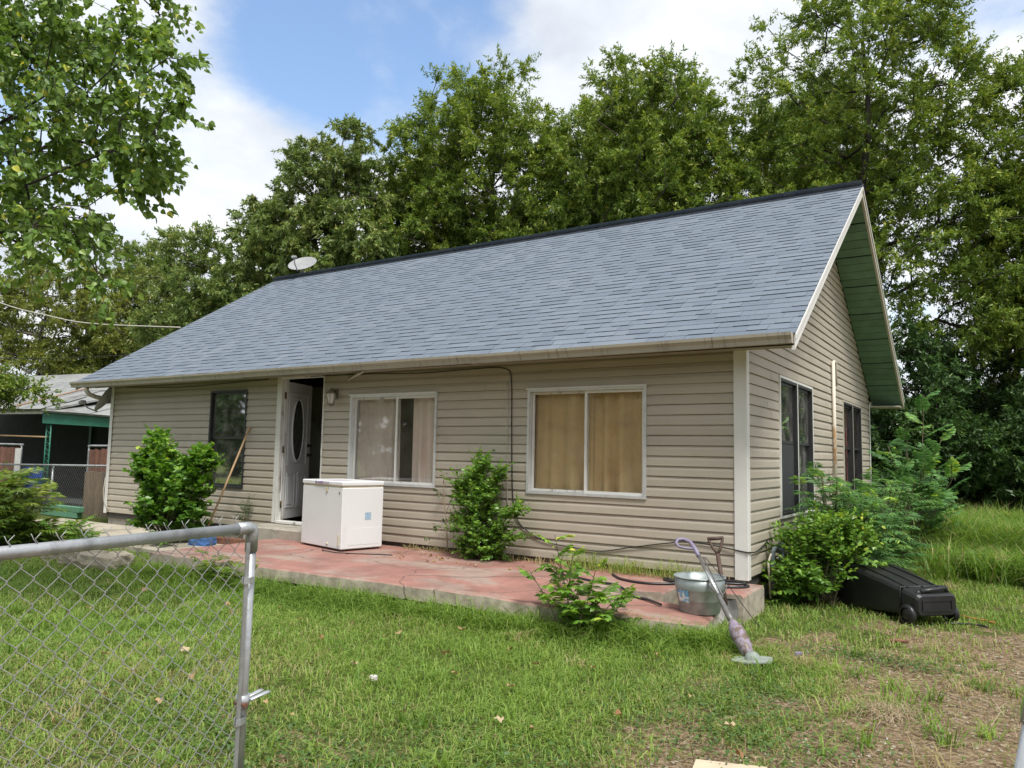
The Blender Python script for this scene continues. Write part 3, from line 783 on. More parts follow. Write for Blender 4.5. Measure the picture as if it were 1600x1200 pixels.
wd = hung(FRONT, WIN_D, 'tall dark-framed double-hung window', 1.33)
mb = MB(); mb.box((-8.59, .20, .62), (-7.72, .215, 1.30)); mb.build('inner_blind', M['soffit'], wd)
for (r, sc) in ((SW1, True), (SW2, False)):
    mid = (r[0] + r[1]) / 2
    for k, (a, b) in enumerate(((r[0] + .030, mid - .018), (mid + .018, r[1] - .030))):
        w = hung(SIDE, (a, b, r[2] + .03, r[3] - .03), None, 1.36, 'dglass' if sc else 'glass', sc and k == 0)
        if not sc: curtain(SIDE, a + .03, b - .03, .55, 2.1, -.12, M['curt_r'], w, 4, .02, 31 + k)
    mb = MB(); rect_frame(mb, SIDE, r, .028, -.05, .036)
    O = Vector((0, 0, 0)); mb.box((-.05, mid - .017, r[2] + .0285), (.034, mid + .017, r[3] - .0285)); mb.build('window_trim', M['trim'] if sc else M['beige'], house)

# ---- door, frame
x0, x1, z0, z1 = DOOR
mb = MB()
for (a, b, c, d, o) in ((x0, x0 + .105, z0, z1, .034), (x1 - .020, x1, z0 + .0, z1, .030), (x0 + .106, x1 - .021, z1 - .028, z1 - .001, .030), (x0 + .106, x1 - .021, z0 - .005, z0 + .032, .045)):
    mb.box((a, -o, c), (b, .10, d), b=.003)
mb.build('door_frame', M['wtrim'], house)
HX, HY, AN = x0 + .112, .035, 1.93
DM = Matrix.Translation((HX, HY, z0 + .045)) @ Matrix.Rotation(AN, 4, 'Z')
DW, DT, DH = .84, .044, 2.06
# slab in local x 0..DW, y 0..DT (its outside face is at y=0)
mb = MB(); mb.box((0, 0, 0), (DW, DT, DH), b=.002)
door = mb.build('door', M['door'], house, 'open white door with oval glass')
door.matrix_basis = DM
def dpart(mb, name, mt):
    o = bpy.data.objects.new(name, mb.mesh(name, mt)); COL.objects.link(o); o.parent = door; return o
def ring(cx, cz, rx, rz, w, y0, y1, n=40):
    mb = MB(); vs = []
    for k in range(n):
        a = 2 * math.pi * k / n; c, s_ = math.cos(a), math.sin(a)
        for (dr, y) in ((0, y1), (.4 * w, y0), (w, y0 * .6), (w, y1)): vs.append((cx + (rx + dr) * c, y, cz + (rz + dr) * s_))
    mb.add(vs, [(k * 4 + j, k * 4 + j + 1, ((k + 1) % n) * 4 + j + 1, ((k + 1) % n) * 4 + j) for k in range(n) for j in range(3)], True); return mb
dpart(ring(DW / 2, 1.34, .155, .46, .04, -.016, -.0008), 'oval_trim', M['door'])
mb = MB(); n = 40; mb.add([(DW / 2 + .156 * math.cos(2 * math.pi * k / n), -.0035, 1.34 + .461 * math.sin(2 * math.pi * k / n)) for k in range(n)], [list(range(n))[::-1]]); dpart(mb, 'oval_pane', M['oval'])
for (a, b, c, d) in ((.12, .385, .16, .68), (.455, .72, .16, .68), (.12, .72, .80, 1.90)):
    mb = MB()
    for (p, q, r_, s_) in ((a, b, c, c + .02), (a, b, d - .02, d), (a, a + .02, c + .02, d - .02), (b - .02, b, c + .02, d - .02)): mb.box((p, -.009, r_), (q, -.0008, s_), b=.003)
    if d < 1: mb.box((a + .05, -.007, c + .05), (b - .05, -.0008, d - .05), b=.004)
    dpart(mb, 'door_panel', M['door'])
for zc in (.95, 1.10):
    mb = MB(); mb.lathe([(.0, -.060), (.022, -.058), (.027, -.045), (.018, -.028), (.012, -.012), (.030, -.006), (.030, -.0008)], None, 14, Matrix.Translation((DW - .07, 0, zc)) @ Matrix.Rotation(R(-90), 4, 'X')); dpart(mb, 'knob', M['black'])
for zc in (.22, 1.03, 1.84):
    mb = MB(); mb.box((-.035, -.012, zc - .05), (-.002, -.006, zc + .05)); mb.tube([(-.004, -.012, zc - .052), (-.004, -.012, zc + .052)], .007, 8); dpart(mb, 'hinge', M['brass'])
mb = MB(); mb.box((x1 - .012, -.040, 1.10), (x1 + .012, -.0305, 1.20), b=.003); mb.build('strike_plate', M['trim'], house)

# ------------------------------------------------------------------ patio, step, path
def slab_top(x): return -.050 - .108 * min(1, max(0, (x + 1.75) / 1.85))


def poly_slab(name, pts, ztop, zbot, label, seg=None, mt='slab', ch=.012, thin=False):
    """slab with chamfered, slightly wandering rim; pts anticlockwise (x,y)"""
    rr = random.Random(len(label)); P = []; zb = lambda x: ztop(x) - .125 if thin else zbot
    n = len(pts)
    for i in range(n):
        a = Vector(pts[i]); b = Vector(pts[(i + 1) % n]); k = max(1, int((b - a).length / .16))
        d = (b - a).normalized(); nn = Vector((d.y, -d.x))
        for j in range(k):
            p = a + (b - a) * (j / k)
            if j: p = p + nn * rr.uniform(-.010, .008)
            P.append((p, nn))
    m_ = len(P); vs = []; fs = []
    for (p, nn) in P:
        c = ch * rr.uniform(.6, 1.7); q = p - nn * c
        vs += [(p.x, p.y, zb(p.x)), (p.x, p.y, ztop(p.x) - c), (q.x, q.y, ztop(p.x))]
    for i in range(m_):
        j = (i + 1) % m_; fs += [(i * 3, j * 3, j * 3 + 1, i * 3 + 1), (i * 3 + 1, j * 3 + 1, j * 3 + 2, i * 3 + 2)]
    fs.append([i * 3 + 2 for i in range(m_)])
    fs.append([i * 3 for i in range(m_)][::-1])
    mb = MB(); mb.add(vs, fs); o = mb.build(name, M[mt], None, label, 'slab', 'red concrete slabs along the front wall')
    fv = []; ff = []
    for (p, nn) in P: q = p - nn * .08; fv += [(q.x, q.y, GZ - .06), (q.x, q.y, zb(p.x) + .012)]
    for i in range(m_): j = (i + 1) % m_; ff.append((i * 2, j * 2, j * 2 + 1, i * 2 + 1))
    mb = MB(); mb.add(fv, ff); mb.build('footing', M['footing'], o); return o


poly_slab('concrete_slab', [(-6.32, -.98), (-.47, -1.00), (-.49, -.02), (-6.32, -.02)], lambda x: -.050, -.34, 'faded red concrete slab running along the front wall under the freezer')
poly_slab('concrete_slab', [(-6.28, -2.36), (-3.86, -2.24), (-2.46, -2.17), (-1.5, -2.10), (-.6, -1.86), (.13, -1.58), (.05, -1.005), (-6.28, -.985)], lambda x: slab_top(x) - .003, -.34, 'long red concrete slab with broken end carrying the bucket', thin=True)
poly_slab('concrete_slab', [(-.27, -.68), (.17, -.68), (.17, .02), (-.27, .02)], lambda x: -.048, -.34, 'short red-topped concrete block at the white corner board', ch=.018)
mb = MB(); mb.box((-7.02, -.50, -.33), (-5.80, -.032, .088), b=.018); mb.build('door_step', M['conc'], None, 'grey concrete step below the open white door', 'step')
poly_slab_left = MB(); poly_slab_left.box((-12.9, -1.5, -.40), (-6.45, -.02, -.20), b=.02); tag(poly_slab_left.build('path', M['conc_l']), kind='structure')


def rock(name, c, s, mt, label, cat, group=None, seed=0, n=2):
    import bmesh
    bm = bmesh.new(); bmesh.ops.create_cube(bm, size=1); bmesh.ops.subdivide_edges(bm, edges=bm.edges[:], cuts=3, use_grid_fill=True)
    rr = random.Random(seed)
    for v in bm.verts:
        d = v.co.normalized() * .62; v.co = v.co.lerp(d, .28) + Vector([rr.uniform(-.035, .035) for _ in range(3)])
        v.co = Vector((v.co.x * s[0], v.co.y * s[1], v.co.z * s[2]))
    me = bpy.data.meshes.new(name); bm.to_mesh(me); bm.free(); me.materials.append(M[mt])
    return obj(name, me, None, Matrix.Translation(c) @ Matrix.Rotation(rr.uniform(-.3, .3), 4, 'Z'), label, cat, group)


for i, (x, y, s, lab) in enumerate(((-6.9, -2.55, (.55, .32, .20), 'pale limestone block at the corner of the red slab'), (-7.45, -2.50, (.50, .34, .19), 'middle limestone block in the row beside the red slab'), (-8.05, -2.42, (.58, .30, .18), 'long limestone block farthest from the red slab'), (-7.2, -2.2, (.40, .26, .16), 'small limestone block behind the row beside the slab'))):
    rock('stone_block', (x, y, GZ + s[2] * .42), s, 'stone', lab, 'stone', 'limestone blocks edging the patio', 40 + i)
mb = MB(); mb.box((-7.05, -1.32, -.199), (-6.40, -.98, -.187), b=.003); mb.build('rubber_mat', M['mat'], None, 'black rubber mat lying beside the red slab', 'mat', loc=(-6.7, -1.15, -.193))
mb = MB(); mb.box((-.55, -.05, 0), (.55, .05, .09), Matrix.Translation((-7.35, -.55, -.2)) @ Matrix.Rotation(R(8), 4, 'Z'), b=.006); mb.build('timber_rail', M['rust'], None, 'rusty brown timber on the path behind the leafy shrub', 'timber')
rock('cloth_bundle', (-7.45, -.85, -.13), (.34, .22, .16), 'bluerag', 'crumpled blue cloth beside the leafy shrub', 'cloth', seed=51)

# ------------------------------------------------------------------ things by the house
def freezer():
    W_, D_, H_ = .98, .60, .845
    t = empty('chest_freezer', (-5.035, -.52, -.048), 'white chest freezer with stained lid standing on the red slab', 'freezer')
    t.rotation_euler.z = R(-13)
    MM = Matrix.Translation((-5.02, -.57, -.048)) @ Matrix.Rotation(R(-13), 4, 'Z')

    def p(mb, name, mt, parent=t):
        o = bpy.data.objects.new(name, mb.mesh(name, mt)); COL.objects.link(o); o.parent = parent
        return o
    w, d = W_ / 2, D_ / 2
    mb = MB(); mb.box((-w, -d, .022), (w, d, H_ - .075), b=.010); p(mb, 'body', M['freezer'])
    mb = MB(); mb.box((-w + .006, -d + .006, H_ - .0745), (w - .006, d - .006, H_ - .055), b=.002); p(mb, 'seal', M['seal'])
    mb = MB(); mb.box((-w - .006, -d - .008, H_ - .054), (w + .006, d + .004, H_), b=.010); lid = p(mb, 'lid', M['freezer'])
    mb = MB(); mb.box((-.16, -d - .016, H_ - .040), (.19, -d - .0085, H_ - .008), b=.003); mb.box((-.12, -d + .02, H_ + .0006), (.22, d - .28, H_ + .0022)); p(mb, 'lid_handle', M['purple_stain'], lid)
    mb = MB(); mb.box((.10, -d - .012, H_ - .14), (.15, -d - .0006, H_ - .08), b=.006); p(mb, 'lock', M['seal'])
    mb = MB(); mb.lathe([(0, -.008), (.012, -.007), (.014, -.0006)], None, 12, Matrix.Translation((w - .07, -d, H_ - .14)) @ Matrix.Rotation(R(-90), 4, 'X')); p(mb, 'badge', M['darksteel'])
    mb = MB(); mb.box((w + .0006, .03, .37), (w + .0022, .12, .46)); p(mb, 'rating_label', M['label'])
    mb = MB()
    for k in range(11): mb.box((w + .0006, -.20 + k * .042, .07), (w + .0035, -.172 + k * .042, .27))
    p(mb, 'vent_grille', M['freezer'])
    mb = MB(); mb.box((w - .07, -d - .010, .06), (w - .045, -d - .0006, .20), b=.003); p(mb, 'drain_cover', M['seal'])
    mb = MB(); mb.lathe([(0, -.012), (.016, -.010), (.018, -.0006)], None, 12, Matrix.Translation((.17, -d, .07)) @ Matrix.Rotation(R(-90), 4, 'X')); p(mb, 'drain_plug', M['seal'])
    for (sx, sy) in ((-1, -1), (1, -1), (-1, 1), (1, 1)):
        mb = MB(); mb.box((sx * (w - .06) - .03, sy * (d - .06) - .03, 0), (sx * (w - .06) + .03, sy * (d - .06) + .03, .0215)); p(mb, 'foot', M['black'])
    mb = MB(); mb.tube([(-5.0, -.86, -.044), (-4.86, -.99, -.042), (-4.6, -1.03, -.0435), (-4.35, -.95, -.043), (-4.1, -.80, -.043), (-3.95, -.75, -.043)], .006, 6)
    mb.build('power_cord', M['cable'], None, 'thin dark cord lying on the slab by the freezer', 'cord')


freezer()


def lantern():
    t = empty('wall_lantern', (-5.735, -.017, 1.85), 'taupe wall lantern beside the open door', 'lantern')
    x, z = -5.735, 1.80; yc = -.125
    mb = MB(); mb.box((x - .045, -.040, z + .10), (x + .045, -.026, z + .24), b=.006); mb.build('back_plate', M['lampb'], t)
    mb = MB(); mb.tube([(x, -.034, z + .18), (x, -.08, z + .235), (x, yc, z + .24)], .010, 8); mb.build('arm', M['lampb'], t)
    mb = MB(); mb.lathe([(0, .255), (.012, .25), (.020, .225), (.075, .185), (.082, .172), (0, .172)], (x, yc, z), 6); mb.build('cap', M['lampb'], t)
    mb = MB(); mb.lathe([(.064, .172), (.066, .15), (.040, .025), (0, .022)], (x, yc, z), 6); mb.build('shade', M['lampg'], t)
    mb = MB()
    for k in range(6):
        a = 2 * math.pi * k / 6; mb.tube([(x + .068 * math.cos(a), yc + .068 * math.sin(a), z + .172), (x + .043 * math.cos(a), yc + .043 * math.sin(a), z + .02)], .004, 4)
    mb.lathe([(0, -.015), (.02, -.005), (.046, .018), (.046, .028), (0, .0285)], (x, yc, z), 6); mb.build('cage', M['lampb'], t)


lantern()


def bucket():
    c = Vector((-.075, -1.13, slab_top(-.07) - .0015)); t = empty('metal_bucket', c, 'galvanised metal bucket with blue sticker on the slab end', 'bucket')
    H_ = .30; r0, r1 = .165, .215
    mb = MB(); mb.lathe([(0, .004), (r0, .0), (r0 + .004, .006), (r0 + .02, .10), (r0 + .024, .105), (r0 + .028, .115), (r0 + .036, .19), (r0 + .041, .197), (r0 + .043, .205), (r1, H_), (r1 - .003, H_), (r0 + .036, .20), (r0 - .003, .012), (0, .012)], c, 36); mb.build('body', M['bucket'], t)
    mb = MB(); n = 36; ri = MB()
    pts = [(c.x + (r1 + .002) * math.cos(2 * math.pi * k / n), c.y + (r1 + .002) * math.sin(2 * math.pi * k / n), c.z + H_) for k in range(n + 1)]
    ri.tube(pts, .006, 6, cap=False); ri.build('rim', M['bucket'], t)
    # drop handle hanging on the camera side
    a0 = R(-20); pts = []
    for k in range(11):
        a = a0 + R(-32) + R(64) * k / 10; rr = r1 + .012; pts.append((c.x + rr * math.cos(a), c.y + rr * math.sin(a), c.z + H_ - .04 - .085 * math.sin(math.pi * k / 10)))
    mb = MB(); mb.tube(pts, .004, 6); mb.build('handle', M['darksteel'], t)
    vs = []; n = 8
    for k in range(n + 1):
        a = R(-132) + R(34) * k / n
        for z in (.10, .20):
            rr = r0 + .02 + (.018 if z > .15 else .0) + .006; vs.append((c.x + rr * math.cos(a), c.y + rr * math.sin(a), c.z + z))
    mb = MB(); mb.add(vs, [(2 * k, 2 * k + 2, 2 * k + 3, 2 * k + 1) for k in range(n)], True); mb.build('sticker', M['sticker'], t)


bucket()


def trimmer():
    foot = Vector((.60, -1.95, gz(.6, -1.95) + .02)); top = Vector((-.345, -.80, .545)); d = (top - foot).normalized(); L_ = (top - foot).length
    t = empty('string_trimmer', foot, 'purple string trimmer leaning on the metal bucket', 'trimmer')
    at = lambda s, o=Vector((0, 0, 0)): foot + d * s + o
    up = Vector((-.84, -.54, 0)); up = (up - d * up.dot(d)).normalized(); side = d.cross(up)
    # motor housing
    mb = MB(); mb.tube([at(.07), at(.10), at(.17), at(.26), at(.34), at(.40), at(.43)], [.025, .042, .056, .062, .056, .036, .022], 14); mb.build('motor_housing', M['purple_d'], t)
    mb = MB(); mb.tube([at(.42), at(.50), at(.60), at(.70), at(.74)], [.024, .026, .022, .020, .018], 10); mb.build('lower_shaft', M['darksteel'], t)
    mb = MB(); mb.tube([at(.73), at(1.26)], .0155, 10); mb.build('shaft', M['steel'], t)
    mb = MB(); mb.tube([at(.70, -up * .03), at(1.22, -up * .034)], .007, 6); mb.build('brace_rod', M['darksteel'], t)
    # D handle at the top
    mb = MB(); hs = [at(1.22), at(1.34), at(1.42, -up * -.0)]
    pts = [at(1.24), at(1.36), at(1.45, up * .012), at(1.50, up * .060), at(1.495, up * .115), at(1.44, up * .145), at(1.39, up * .135), at(1.365, up * .08), at(1.35, up * .02)]
    mb.tube(pts, [.019, .019, .018, .017, .016, .014, .011, .011, .012], 10); mb.build('handle', M['purple'], t)
    mb = MB(); mb.tube([at(1.23, -up * .02), at(1.22, -up * .05), at(1.0, -up * .10), at(.72, -up * .14), at(.55, -up * .16), at(.36, -up * .19)], .0035, 5); mb.build('cord', M['cable'], t)
    # base plate
    q = [(-.13, -.10), (.0, -.135), (.15, -.06), (.12, .09), (-.02, .12), (-.14, .04)]
    g_ = gz(.6, -1.95); mb = MB(); cc = Vector((.60, -1.95, g_ + .035))
    mb.prism([cc + Vector((a, b, .012 * math.sin(9 * a))) for a, b in q], (0, 0, .010)); mb.lathe([(.055, .010), (.05, .035), (.03, .055), (0, .06)], cc, 14); mb.build('guard_plate', M['guard'], t)


trimmer()


def shovel():
    foot = Vector((.075, -.80, gz(.07, -.8) - .02)); top = Vector((-.13, -.53, .42)); d = (top - foot).normalized(); L_ = (top - foot).length
    t = empty('shovel', foot, 'brown D-handled shovel leaning on the block at the house corner', 'shovel')
    side = Vector((1, .35, 0)); side = (side - d * side.dot(d)).normalized(); nn = side.cross(d)
    mb = MB(); mb.tube([foot + d * .20, foot + d * (L_ * .55), foot + d * (L_ - .15)], [.022, .020, .021], 10); mb.build('shaft', M['rustwood'], t)
    a, b = top - side * .062, top + side * .062; j = foot + d * (L_ - .15)
    mb = MB(); mb.tube([j, j + d * .05 - side * .03, a - d * .02, a + d * .0], .013, 8); mb.tube([j, j + d * .05 + side * .03, b - d * .02, b], .013, 8); mb.build('yoke', M['rustwood'], t)
    mb = MB(); mb.tube([a - side * .012, b + side * .012], .017, 10); mb.build('grip', M['rustwood'], t)
    vs = []; rows = [(.0, .03), (.05, .08), (.14, .105), (.24, .10), (.25, .03)]
    for (s, w) in rows:
        for k in range(5): u = (k - 2) / 2; vs.append(foot + d * s + side * w * u + nn * (.018 * u * u - .012))
    fs = [(i * 5 + k, i * 5 + k + 1, (i + 1) * 5 + k + 1, (i + 1) * 5 + k) for i in range(4) for k in range(4)]
    mb = MB(); mb.add(vs + [v + nn * .003 for v in vs], fs + [tuple(reversed([q + 25 for q in f])) for f in fs], True); mb.build('blade', M['darksteel'], t)


shovel()


def hose():
    z = -.05 + .013
    pts = [(-1.62, -.42, z), (-1.2, -.60, z), (-.95, -.72, z), (-.75, -.62, z), (-.62, -.66, z)]
    # run to a loose coil between the slab and the block
    pts = [(-1.25, -.40, z), (-1.05, -.62, z), (-.80, -.70, z), (-.60, -.62, z), (-.44, -.50, z + .008), (-.20, -.46, z + .004), (.02, -.36, z), (.09, -.24, z), (.02, -.14, z), (-.15, -.15, z), (-.40, -.17, z + .01), (-.62, -.22, z), (-.72, -.32, z), (-.62, -.42, z), (-.40, -.40, z + .026), (-.15, -.38, z + .026), (.05, -.30, z + .026), (.02, -.20, z + .026), (-.20, -.20, z + .026), (-.45, -.24, z + .03), (-.60, -.34, z + .026), (-.42, -.52, z + .03), (-.36, -.72, -.10), (-.38, -.84, -.24), (-.37, -.95, -.26)]
    cv = catmull(pts, 6); mb = MB(); mb.tube(cv, .0125, 8)
    mb.build('garden_hose', M['hose'], None, 'black garden hose coiled loosely against the siding by the corner', 'hose')
    pts = [(-1.75, -.72, z), (-1.45, -.82, z), (-1.15, -.93, z - .002), (-.92, -.985, z), (-.72, -1.06, slab_top(-.7) + .009), (-.58, -1.10, slab_top(-.6) + .009), (-.46, -1.16, slab_top(-.45) + .010), (-.40, -1.20, slab_top(-.4) + .009)]
    mb = MB(); mb.tube(catmull(pts, 6), .0115, 8); mb.build('garden_hose', M['hose'], None, 'short black hose end crossing the slabs toward the bucket', 'hose')


def catmull(p, k):
    p = [Vector(q) for q in p]; out = []
    for i in range(len(p) - 1):
        a, b, c, d = p[max(i - 1, 0)], p[i], p[i + 1], p[min(i + 2, len(p) - 1)]
        for j in range(k):
            t = j / k; out.append(.5 * ((2 * b) + (c - a) * t + (2 * a - 5 * b + 4 * c - d) * t * t + (3 * b - a - 3 * c + d) * t ** 3))
    out.append(p[-1]); return out


hose()
# cables on the wall
mb = MB(); mb.tube(catmull([(-6.2, -.10, 2.235), (-5.2, -.06, 2.232), (-4.2, -.035, 2.205), (-3.2, -.03, 2.226), (-2.86, -.026, 2.20), (-2.78, -.031, 2.06), (-2.765, -.031, 1.6), (-2.75, -.031, 1.1), (-2.72, -.031, .62), (-2.62, -.031, .36), (-2.29, -.031, .19), (-1.90, -.031, .145), (-1.56, -.031, .135), (-1.18, -.031, .21), (-.61, -.031, .31), (-.30, -.031, .295), (.0, -.042, .26), (.042, -.03, .258), (.042, .2, .24), (.034, .5, .27), (.034, .73, .32)], 5), .0065, 6)
mb.build('wall_cable', M['cable'], None, 'black cable sagging along the front siding toward the corner', 'cable')
mb = MB(); mb.tube([(-2.83, -.030, 2.03), (-2.825, -.030, 1.4), (-2.81, -.030, .75), (-2.80, -.030, .45)], .005, 5); mb.build('wall_cable', M['wcable'], None, 'thin white cable hanging down the siding between the two sliders', 'cable')
mb = MB(); mb.tube(catmull([(-11.0, -.05, 2.238), (-9.5, -.04, 2.19), (-8.3, -.035, 2.21), (-7.2, -.04, 2.235)], 5), .006, 5); mb.build('wall_cable', M['cable'], None, 'black cable under the eave above the tall dark window', 'cable')
mb = MB(); mb.tube([(.054, 4.49, .3), (.054, 4.49, 2.66)], .026, 10); mb.tube([(.054, 4.49, 2.64), (.054, 4.56, 2.665), (.055, 4.66, 2.66), (.055, 4.68, 2.30)], .024, 8); mb.build('conduit_pipe', M['pvc'], None, 'white pipe with rust streaks up the side wall between windows', 'pipe')
t = empty('meter_pipe', (.16, .72, GZ), 'grey bent utility pipe at the base of the side wall', 'pipe')
mb = MB(); mb.tube([(.17, .72, GZ), (.17, .72, .26)], .030, 10); mb.tube([(.17, .72, .26), (.17, .72, .30)], .036, 10); mb.build('riser', M['gas'], t)
mb = MB(); mb.tube(catmull([(.165, .715, .20), (.14, .64, .24), (.13, .57, .235), (.125, .54, .15), (.125, .54, -.10)], 4), .024, 8); mb.build('elbow', M['gas'], t)
mb = MB(); mb.tube([(.115, .48, -.25), (.10, .46, .12), (.12, .50, .2)], .012, 6); mb.build('side_tube', M['pvc'], t)
mb = MB(); mb.tube([(-7.575, -.03, 1.52), (-7.86, -.34, .30), (-7.98, -.47, -.19)], .015, 8); mb.build('wooden_pole', M['wood'], None, 'pale wooden pole leaning on the tall dark window', 'pole')
mb = MB(); mb.tube([(.03, 8.215, 2.60), (.28, 8.40, 2.40), (EX1, 8.62, 2.245)], .006, 5); mb.build('eave_wire', M['wcable'], None, 'thin wire from gable wall to the green overhang corner', 'wire')


def dish(name, base, look, r, label, arm_out, rot):
    t = empty(name, base, label, 'satellite dish')
    n = look.normalized(); s = n.cross(Vector((0, 0, 1))).normalized(); u = s.cross(n); c = base + arm_out
    MM = Matrix((s, u, n)).transposed().to_4x4(); MM.translation = c
    prof = [(0, 0), (r * .35, .012), (r * .7, .05), (r * .93, .088), (r, .10), (r * 1.005, .096), (r * .7, .042), (r * .35, .004), (0, -.008)]
    mb = MB(); mb.lathe([(a * 1.0, b * r / .4) for a, b in prof], None, 28, MM); mb.build('reflector', M['dishp'], t)
    f = c + n * r * 1.15 - u * r * .95; q = c - u * r * .96 + n * .06
    mb = MB(); mb.tube([q - n * .03, q.lerp(f, .5) - u * .03, f], .014, 6); mb.build('feed_arm', M['dishg'], t)
    d2 = (c - f).normalized(); mb = MB(); mb.tube([f - d2 * .05, f - d2 * .02, f + d2 * .05, f + d2 * .07], [.03, .04, .04, .028], 10)
    mb.tube([f - s * .06 + u * .02, f + s * .06 + u * .02], .028, 8); mb.build('receiver', M['dishp'], t)
    mb = MB(); mb.tube([c - n * .015, c - n * .07, base + arm_out * .6 - n * .05, base + Vector((0, 0, .0))], .020, 8); mb.build('mast', M['dishg'], t)
    return t


# ridge dish: faces up and to the south-west, seen from below at a slant
dish('satellite_dish', Vector((-11.45, RY + .05, RZ + .03)), Vector((.25, -.60, .76)), .33, 'pale satellite dish on the roof ridge', Vector((.12, .10, .26)), 0)
dish('satellite_dish', Vector((-11.50, .25, 1.62)), Vector((-.55, -.65, .50)), .30, 'grey satellite dish on the wall under the gutter elbow', Vector((-.22, -.22, .42)), 0)
mb = MB(); mb.tube([(-11.515, -.045, .62), (-11.53, -.06, .35), (-11.50, -.05, .18), (-11.42, -.04, .10), (-11.35, -.035, .05)], .007, 5); mb.build('wall_cable', M['wcable'], None, 'loose white cable dangling at the corner below the grey dish', 'cable')


# tipped wheeled cart
def cart():
    t = empty('trash_cart', (1.2, 1.1, GZ), 'black wheeled trash cart tipped over beside the bushes', 'trash cart')
    # local: x from lid end (0) to base end (L), y width, z up when lying
    a = Vector((.84, 1.06, GZ)); b = Vector((1.52, .44, GZ)); ax = (b - a); ax.z = 0; L_ = ax.length; ax.normalize(); sy = Vector((-ax.y, ax.x, 0))
    P = lambda x, y, z: a + (ax * x + sy * y + Vector((0, 0, z))) * .87
    sec = [(-.02, .31, .06, .47), (.03, .33, .03, .50), (.34, .325, .03, .49), (.75, .285, .06, .42), (1.10, .255, .09, .345), (1.19, .250, .10, .325), (1.215, .235, .115, .305)]
    vs = []; k = 12
    for (x, w, z0, z1) in sec:
        r = .045
        for (cy, cz, a0) in ((w - r, z1 - r, 0), (-w + r, z1 - r, 90), (-w + r, z0 + r, 180), (w - r, z0 + r, 270)):
            for j in range(3):
                an = R(a0 + 45 * j); vs.append(P(x, cy + r * math.cos(an), cz + r * math.sin(an)))
    fs = [(i * k + j, i * k + (j + 1) % k, (i + 1) * k + (j + 1) % k, (i + 1) * k + j) for i in range(len(sec) - 1) for j in range(k)]
    fs += [list(range(k))[::-1], [(len(sec) - 1) * k + j for j in range(k)]]
    mb = MB(); mb.add(vs, fs, False); mb.build('body', M['cart'], t)
    mb = MB()
    for (x, w, z0, z1) in ((1.0, .268, .085, .368),):
        mb.tube([P(x, w, z0), P(x, w, z1), P(x, -w, z1), P(x, -w, z0)], .012, 4)
    mb.build('rim_band', M['cart'], t)
    mb = MB(); mb.box((0, 0, 0), (1, 1, 1)) if False else None
    mb.tube([P(1.16, -.16, .345), P(1.17, .0, .365), P(1.15, .17, .38)], .020, 8); mb.tube([P(1.14, -.20, .32), P(1.16, -.16, .345)], .018, 8); mb.tube([P(1.14, .20, .325), P(1.15, .17, .38)], .018, 8); mb.build('handle', M['black'], t)
    for s in (-1, 1):
        w = empty('wheel', P(1.10, s * .235, .105), parent=t)
        for (nm, r0, r1, hw) in (('tyre', .070, .105, .030), ('rim', .0, .069, .022)):
            c = P(1.10, s * .27, .105); MM = Matrix((ax, Vector((0, 0, 1)), sy)).transposed().to_4x4(); MM.translation = c; MM = MM @ Matrix.Scale(.87, 4)
            mb = MB(); mb.lathe([(r0, -hw), (r1 - .012, -hw), (r1, -hw * .5), (r1, hw * .5), (r1 - .012, hw), (r0, hw)], None, 20, MM); mb.build(nm, M['hose'] if nm == 'tyre' else M['cart'], w)
    for yy in (-.19, 0, .19):
        mb = MB(); q = [P(.10, yy - .014, .499), P(.34, yy - .014, .492), P(.75, yy - .012, .422), P(1.02, yy - .011, .364)]; q2 = [p + sy * .024 for p in q]
        mb.add(q + q2 + [p + Vector((0, 0, .008)) for p in q] + [p + Vector((0, 0, .008)) for p in q2], [(8, 12, 13, 9), (9, 13, 14, 10), (10, 14, 15, 11), (0, 8, 9, 1), (1, 9, 10, 2), (2, 10, 11, 3), (4, 5, 13, 12), (5, 6, 14, 13), (6, 7, 15, 14)]); mb.build('rib', M['cart'], t)
    mb = MB()
    for (y0, y1, z0, z1) in ((-.19, .19, .15, .165), (-.19, .19, .255, .27), (-.19, -.175, .166, .254), (.175, .19, .166, .254)):
        mb.add([P(x, y, z) for x in (1.214, 1.224) for y in (y0, y1) for z in (z0, z1)], [(0, 1, 3, 2), (4, 6, 7, 5), (0, 4, 5, 1), (2, 3, 7, 6), (1, 5, 7, 3), (0, 2, 6, 4)])
    mb.build('moulded_frame', M['cart'], t)
    mb = MB(); mb.tube([P(1.10, -.27, .105), P(1.10, .27, .105)], .012, 8); mb.build('axle', M['darksteel'], t)
    lid = MB(); lid.box((-.045, -.33, .03), (-.022, .33, .51), b=.006); vs = lid.v; lid.v = [tuple(P(*p)) for p in vs]; lid.build('lid', M['cart'], t)


cart()
